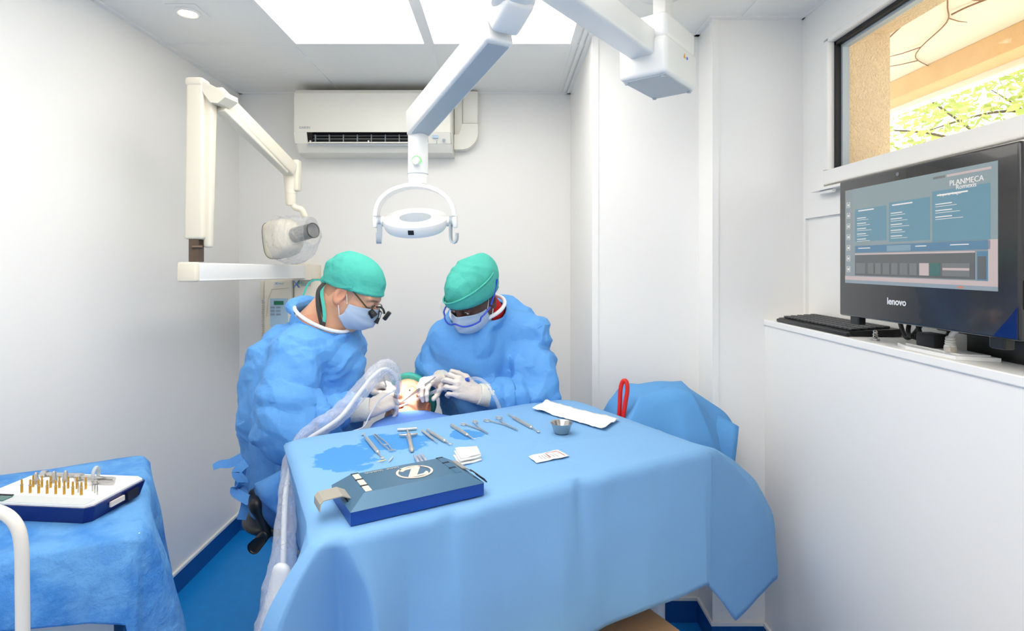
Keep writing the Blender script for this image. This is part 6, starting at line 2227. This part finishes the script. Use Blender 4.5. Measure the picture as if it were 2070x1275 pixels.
for i, v in enumerate(sm_.v):
    c_ = path[i // 26]
    d_ = (v - c_)
    nn = mnoise.noise(v * 28) * .16 + abs(mnoise.noise(v * 60)) * .14
    sm_.v[i] = c_ + d_ * (1 + nn)
sm_.build('plastic_sleeve', m_sleeve, mc, True, angle=180)
hose = [p + Vector((.006 * math.sin(i * .13), 0, -.010 + .004 * math.cos(i * .2))) for i, p in enumerate(path)]
hose[0] = path[0]
MB().tube(hose, .0068, 12).build('hose', m_white, mc, True)
bk = P(562, 1215, 1.285)
S = SDF(bk - Vector((.09, .07, .16)), bk + Vector((.09, .07, .13)), .005)
S.cap(bk + Vector((.008, 0, .065)), bk + Vector((-.018, -.02, -.12)), .024, .034, .02, flat=((.2, 1, 0), .6))
pos, fc = S.mesh(); mesh_np('cable_plug_housing', pos, fc, m_white, mc, smooth_it=1)

# handpiece in the surgeon's right hand
hp_ = thing('surgical_handpiece', P(806, 798, 1.93), 'white surgical handpiece held in the right hand of the surgeon', 'handpiece')
ha, hb_ = P(803, 792, 1.915), h3.p(.122, -.006, -.058)
MB().tube([ha, ha.lerp(hb_, .3), ha.lerp(hb_, .35), ha.lerp(hb_, .85), hb_], [.010, .011, .009, .0065, .006], 16).build('grip', m_white, hp_, True)
MB().tube([hb_ + Vector((0, 0, .006)), hb_ + Vector((0, .004, -.012))], .0065, 14).build('head', m_steel, hp_, True)
MB().tube([hb_ + Vector((0, .004, -.012)), hb_ + Vector((0, .006, -.026))], .0014, 8).build('bur', m_steel, hp_, True)
# irrigation line
o = MB().tube(spline([P(800, 788, 1.905), P(770, 806, 1.87), P(748, 838, 1.82), P(735, 862, 1.79), P(712, 872, 1.75), P(690, 885, 1.72)], 6), .0022, 8).build('irrigation_line', M('clear line', (214, 222, 232), rough=.2), None, True)
tag(o, 'thin clear irrigation line trailing from the handpiece', 'tube')
# mirror in the surgeon's left hand
mi = thing('mouth_mirror', P(773, 752, 2.04), 'thin steel mouth mirror held in the left hand of the surgeon', 'mouth mirror')
ma, mb_ = P(771, 752, 2.03), h3.p(.116, -.018, -.070)
MB().tube([ma, mb_], .0026, 10).build('handle', m_steel, mi, True)
MB().lathe([(.010, 0), (.010, .002)], 20, frame(mb_ + Vector((.006, .004, -.006)), Vector((1, 0, -.4)), Vector((.3, -.4, 1)))).build('mirror_disc', m_steel, mi, True)
# suction tube
su_ = thing('suction_tube', P(925, 774, 1.97), 'clear suction tube held in the left hand of the assistant', 'suction tube')
m_clear = M_film('clear tubing', (226, 232, 242), .22, rough=.08, bump=.05, edge=.45)
MB().tube([h3.p(.096, .006, -.074), P(850, 803, 2.02), P(880, 791, 2.015), P(925, 775, 2.01)], [.003, .0042, .0068, .0068], 14).build('rigid_tip', m_clear, su_, True)
MB().tube([h3.p(.094, .006, -.075), h3.p(.094, .006, -.075).lerp(P(850, 803, 2.02), .35)], .0042, 12).build('white_nozzle', m_white, su_, True)
MB().tube(spline([P(925, 775, 2.01), P(942, 767, 2.005), P(965, 765, 1.98), P(984, 776, 1.95), P(997, 797, 1.94), P(1008, 820, 1.94), P(1016, 850, 1.95)], 6), .0062, 14).build('hose', m_clear, su_, True)
MB().tube([P(938, 769, 2.006), P(948, 766.5, 2.0)], .0078, 14).build('coupling', M('blue coupling', (40, 90, 190), rough=.4), su_, True)
# forceps in the assistant's right hand
fo_ = thing('needle_forceps', P(878, 764, 2.03), 'thin steel forceps held in the right hand of the assistant', 'forceps')
fa, fb = P(880, 762, 2.01), h3.p(.104, .012, -.066)
for s_ in (-1, 1):
    MB().tube([fa, fa.lerp(fb, .5) + Vector((0, .003 * s_, .003 * s_)), fb], [.0022, .002, .0010], 8).build('prong', m_steel, fo_, True)

# ------------------------------------------------------------------ instruments on the table
m_inst = M('satin steel instrument', (206, 202, 194), rough=.36, metal=.7, var=.06, vscale=60)
ZI = ZT + .0035
def inst(name, label, cat, p0, p1, parts):
    """parts are built along local x from p0 (0) to p1 (length)"""
    a, b = T(p0[0], p0[1], ZI + .003), T(p1[0], p1[1], ZI + .003)
    d = b - a; L = d.length
    m = frame(a, d, (0, 0, 1))
    th = thing(name, a, label, cat)
    for nm, mb, sm in parts(L):
        mb.xf(m).build(nm, m_inst, th, sm)
    return th
def xlathe(prof, n=14):
    """lathe about local x: (x, r)"""
    return MB().lathe([(r, x) for x, r in prof], n, Matrix.Rotation(PI / 2, 4, 'Y'))
def probe(tipA, tipB, r=.0050):
    def f(L):
        out = []
        h0, h1 = L * .2, L * .8
        out.append(('handle', xlathe([(h0 - .004, .0016), (h0, r), (h0 + .01, r * .94), (h0 + .012, r), (h1 - .014, r), (h1 - .012, r * .9), (h1, r), (h1 + .004, .0016)]), True))
        for tip, s0_, s1_, sg in ((tipA, h0, 0, -1), (tipB, h1, L, 1)):
            if tip == 'none': continue
            pts = [Vector((s0_, 0, 0)), Vector((s0_ + (s1_ - s0_) * .6, 0, .0005)), Vector((s1_, .0, 0))]
            if tip == 'hook': pts += [Vector((s1_ + sg * .003, .005, 0)), Vector((s1_ - sg * .001, .010, 0))]
            if tip == 'bend': pts += [Vector((s1_ + sg * .006, .006, 0))]
            out.append(('tip', MB().tube(spline(pts, 4), [.0022 - .0012 * k / ((len(pts) - 1) * 4) for k in range((len(pts) - 1) * 4 + 1)], 8), True))
            if tip == 'spoon': out.append(('spoon', MB().sphere((s1_ + sg * .003, 0, 0), (.007, .005, .0016), 12, 6), True))
        return out
    return f
inst('periosteal_elevator', 'slim steel elevator at the left end of the instrument row, tip bent', 'elevator', (734, 877), (772, 924), probe('spoon', 'spoon'))
def tweez(L):
    o = []
    for s in (-1, 1):
        pts = [Vector((0, 0, 0)), Vector((.006, s * .002, 0)), Vector((L * .55, s * .007, 0)), Vector((L * .9, s * .004, 0)), Vector((L, s * .004, 0)), Vector((L + .006, s * .004 + .008, 0))]
        o.append(('arm', MB().ribbon(spline(pts, 5), [.006 - .0035 * min(1, k / 18) for k in range(26)], (0, 0, 1), .0014), True))
    o.append(('rivet', MB().tube([(L * .7, -.006, .001), (L * .7, .006, .001)], .0012, 8), True))
    return o
inst('college_tweezers', 'steel college tweezers with bent points beside the elevator', 'tweezers', (757, 878), (790, 909), tweez)
def syr(L):
    o = [('thumb_bar', MB().tube(spline([(0, -.028, 0), (.0015, -.012, 0), (.002, 0, 0), (.0015, .012, 0), (0, .028, 0)], 5), .0042, 12), True),
         ('plunger_rod', MB().tube([(0, 0, .001), (L * .3, 0, .002)], .0024, 10), True),
         ('finger_grip', MB().tube(spline([(L * .26, -.024, .0), (L * .30, -.016, .001), (L * .31, 0, .002), (L * .30, .016, .001), (L * .26, .024, 0)], 5), .0036, 10), True),
         ('collar', xlathe([(L * .27, .0045), (L * .29, .0075), (L * .40, .0078), (L * .43, .006)]), True),
         ('barrel', xlathe([(L * .43, .006), (L * .78, .0058), (L * .79, .0046), (L * .80, .0046)]), True),
         ('hub', xlathe([(L * .80, .0058), (L * .90, .0070), (L * .97, .0052), (L, .0020)]), True)]
    return o
inst('dental_syringe', 'steel aspirating syringe with a T-shaped handle lying on the damp patch', 'syringe', (823, 867), (833, 912), syr)
def scal(L):
    return [('handle', MB().prism([(0, .001), (.004, .0035), (L * .62, .0042), (L * .75, .0026), (L * .75, -.0026), (L * .62, -.0042), (.004, -.0035), (0, -.001)], -.0012, .0012), False),
            ('blade_neck', MB().prism([(L * .75, .0018), (L, .0010), (L, -.0010), (L * .75, -.0018)], -.0009, .0009), False)]
inst('scalpel_handle', 'flat steel scalpel handle right of the syringe', 'scalpel', (853, 869), (884, 894), scal)
inst('sickle_probe', 'steel probe with hooked ends crossing over the scalpel handle', 'probe', (862, 868), (909, 897), probe('hook', 'hook'))
inst('straight_probe', 'steel probe with a plain blunt end in the middle of the row', 'probe', (903, 853), (956, 886), probe('none', 'bend', .0052))
def ringtool(rr_, spread, open_, jaw):
    def f(L):
        o = []
        piv = L * (.66 if jaw == 'short' else .55)
        for s in (-1, 1):
            z = .0012 * s
            cen_ = Vector((rr_, s * spread, z))
            ring_ = [cen_ + Vector((rr_ * 1.1 * math.cos(2 * PI * k / 22), rr_ * .85 * math.sin(2 * PI * k / 22), 0)) for k in range(22)]
            o.append(('finger_ring', MB().tube(ring_, .0018, 8, closed=True), True))
            pts = [cen_ + Vector((rr_ * 1.05, -s * rr_ * .25, 0)), Vector((rr_ * 2.9, s * spread * .62, z)), Vector((piv, 0, z)), Vector((L, -s * open_, z))]
            o.append(('blade', MB().ribbon(spline(pts, 5), [.0036] * 6 + [.0044] * 5 + [.0040 - .0004 * k for k in range(5)], (0, 1, 0), .0022), True))
        o.append(('screw', MB().lathe([(.003, -.003), (.003, .003)], 12, Matrix.Translation((piv, 0, 0))), True))
        return o
    return f
inst('needle_holder', 'small steel needle holder with two finger rings, spread open', 'needle holder', (946, 853), (986, 875), ringtool(.0085, .020, .0016, 'short'))
inst('surgical_scissors', 'larger steel surgical scissors with two finger rings near the white pouch', 'scissors', (993, 845), (1046, 868), ringtool(.0105, .022, .001, 'long'))
inst('bone_curette', 'steel curette at the right end of the instrument row', 'curette', (1027, 837), (1087, 871), probe('bend', 'spoon', .0054))

# steel bowl
bo_ = T(1136, 880, ZT)
bowl = MB().lathe([(.0, .0015), (.020, .0015), (.022, .004), (.0305, .027), (.0335, .030), (.0335, .0312), (.031, .0305), (.0295, .0285), (.021, .006), (.0, .004)], 40, Matrix.Translation((bo_.x, bo_.y + .012, ZI)), caps=False).build('steel_bowl', m_steel, None, True)
tag(bowl, 'small round steel bowl on the drape', 'bowl')

# paper goods
def sheet(name, corners, label, cat, mat, nu=18, nv=8, z=ZI, th=.0012, amp=.006, edge_curl=.004, seed=0, parts=None):
    c = [T(px, py, z) for px, py in corners]
    rows = []
    for i in range(nv + 1):
        row = []
        for j in range(nu + 1):
            s, t = j / nu, i / nv
            p = c[0] * (1 - s) * (1 - t) + c[1] * s * (1 - t) + c[2] * s * t + c[3] * (1 - s) * t
            zz_ = amp * (abs(mnoise.noise(Vector((p.x * 18, p.y * 18, seed)))) + .5 * abs(mnoise.noise(Vector((p.x * 45, p.y * 45, seed)))))
            zz_ += edge_curl * (abs(2 * s - 1) ** 6) * (.4 + .6 * abs(mnoise.noise(Vector((t * 3, s * 3, seed)))))
            row.append(p + Vector((0, 0, zz_)))
        rows.append(row)
    o = MB().grid(rows).build(name, mat, None, True, angle=180)
    md = o.modifiers.new('thickness', 'SOLIDIFY'); md.thickness = th; md.offset = 1
    return tag(o, label, cat), rows
m_paper = M('white paper', (246, 246, 243), rough=.6, var=.02, bump=.15, bscale=40)
sheet('sterile_pouch', [(1108, 812), (1252, 850), (1222, 870), (1076, 828)], 'long empty white sterilisation pouch at the back right of the drape', 'pouch', m_paper, 26, 10, amp=.011, edge_curl=.008, seed=3)
pk, rows_ = sheet('suture_packet', [(1128, 911), (1152, 923), (1085, 937), (1069, 924)], 'small printed white packet with red lines lying on the drape', 'packet', m_paper, 14, 8, amp=.005, edge_curl=.003, seed=7)
m_rprint = M('red print', (206, 70, 64), rough=.5)
m_gprint = M('grey print', (150, 152, 150), rough=.5)
def print_line(a, b, w, mat, name):
    nv_, nu_ = len(rows_) - 1, len(rows_[0]) - 1
    pts = []
    for k in range(13):
        f_ = k / 12
        s, t = a[0] + (b[0] - a[0]) * f_, a[1] + (b[1] - a[1]) * f_
        i, j = min(nv_ - 1, int(t * nv_)), min(nu_ - 1, int(s * nu_))
        u, v = s * nu_ - j, t * nv_ - i
        q = rows_[i][j] * (1 - u) * (1 - v) + rows_[i][j + 1] * u * (1 - v) + rows_[i + 1][j + 1] * u * v + rows_[i + 1][j] * (1 - u) * v
        pts.append(q + Vector((0, 0, .0022)))
    d_ = (pts[-1] - pts[0]).normalized()
    MB().ribbon(pts, w, d_.cross(Vector((0, 0, 1))), .0004).build(name, mat, pk)
print_line((.15, .12), (.88, .10), .0016, m_rprint, 'red_line'); print_line((.15, .12), (.10, .45), .0014, m_rprint, 'red_line')
print_line((.12, .48), (.75, .52), .0016, m_rprint, 'red_line')
for k in range(6):
    print_line((.25, .3 + .09 * k), (.85 - .07 * (k % 3), .3 + .09 * k), .0012, m_gprint, 'print_line')
# gauze pads
ga = thing('gauze_stack', T(943, 930, ZI), 'small stack of folded white gauze on the drape', 'gauze')
for k in range(3):
    c = [T(916 + 2 * k, 920 - 2 * k, ZI), T(960 + 2 * k, 914 - k, ZI), T(974 - k, 930 - k, ZI), T(929 + k, 941 - 2 * k, ZI)]
    rows = []
    for i in range(8):
        row = []
        for j in range(8):
            s, t = j / 7, i / 7
            p = c[0] * (1 - s) * (1 - t) + c[1] * s * (1 - t) + c[2] * s * t + c[3] * (1 - s) * t
            row.append(p + Vector((0, 0, .001 + k * .0045 + .0035 * abs(mnoise.noise(p * 30 + Vector((k, 0, 0)))))))
        rows.append(row)
    o = MB().grid(rows).build('gauze_pad', M('white gauze', (248, 248, 246), rough=.95, bump=.3, bscale=300), ga, True, angle=180)
    md = o.modifiers.new('thickness', 'SOLIDIFY'); md.thickness = .0035; md.offset = 1
# anaesthetic cartridges
m_amp = M_film('cartridge glass', (206, 214, 224), .35, rough=.05, bump=.0, edge=.45)
m_bung = M('cream bung', (226, 210, 160), rough=.6)
m_ring = M('purple ring', (120, 84, 110), rough=.5)
pos3 = [((838, 921), (851, 941)), ((845, 920), (859, 940)), ((852, 918), (867, 938))]
for k, (a_, b_) in enumerate(pos3):
    a, b = T(a_[0], a_[1], ZI + .004), T(b_[0], b_[1], ZI + .004)
    th = thing('glass_cartridge', a, ['glass anaesthetic cartridge, leftmost of the three lying together', 'glass anaesthetic cartridge in the middle of three', 'glass anaesthetic cartridge, rightmost of the three lying together'][k], 'cartridge', 'glass cartridges on the drape')
    d = b - a; L = d.length; m = frame(a, d, (0, 0, 1))
    xlathe([(.004, .0028), (.007, .0038), (L * .9, .0038)]).xf(m).build('glass_tube', m_amp, th, True)
    xlathe([(0, .0028), (.004, .003), (.005, .002)]).xf(m).build('metal_cap', m_steel, th, True)
    xlathe([(L * .2, .0036), (L * .3, .0036)]).xf(m).build('colour_ring', m_ring, th, True)
    xlathe([(L * .88, .0039), (L, .0040)]).xf(m).build('bung', m_bung, th, True)
for (a_, b_, lab) in (((764, 933), (781, 929), 'tiny tan capped needle lying flat below the elevator tip'), ((786, 933), (795, 922), 'tiny clear capped needle lying askew left of the cartridges')):
    a, b = T(a_[0], a_[1], ZI + .002), T(b_[0], b_[1], ZI + .002)
    o = MB().tube([a, a.lerp(b, .5), b], [.0010, .0020, .0012], 10).build('capped_needle', m_bung if a_[0] < 780 else M('clear cap', (214, 210, 206), rough=.3), None, True)
    tag(o, lab, 'needle')
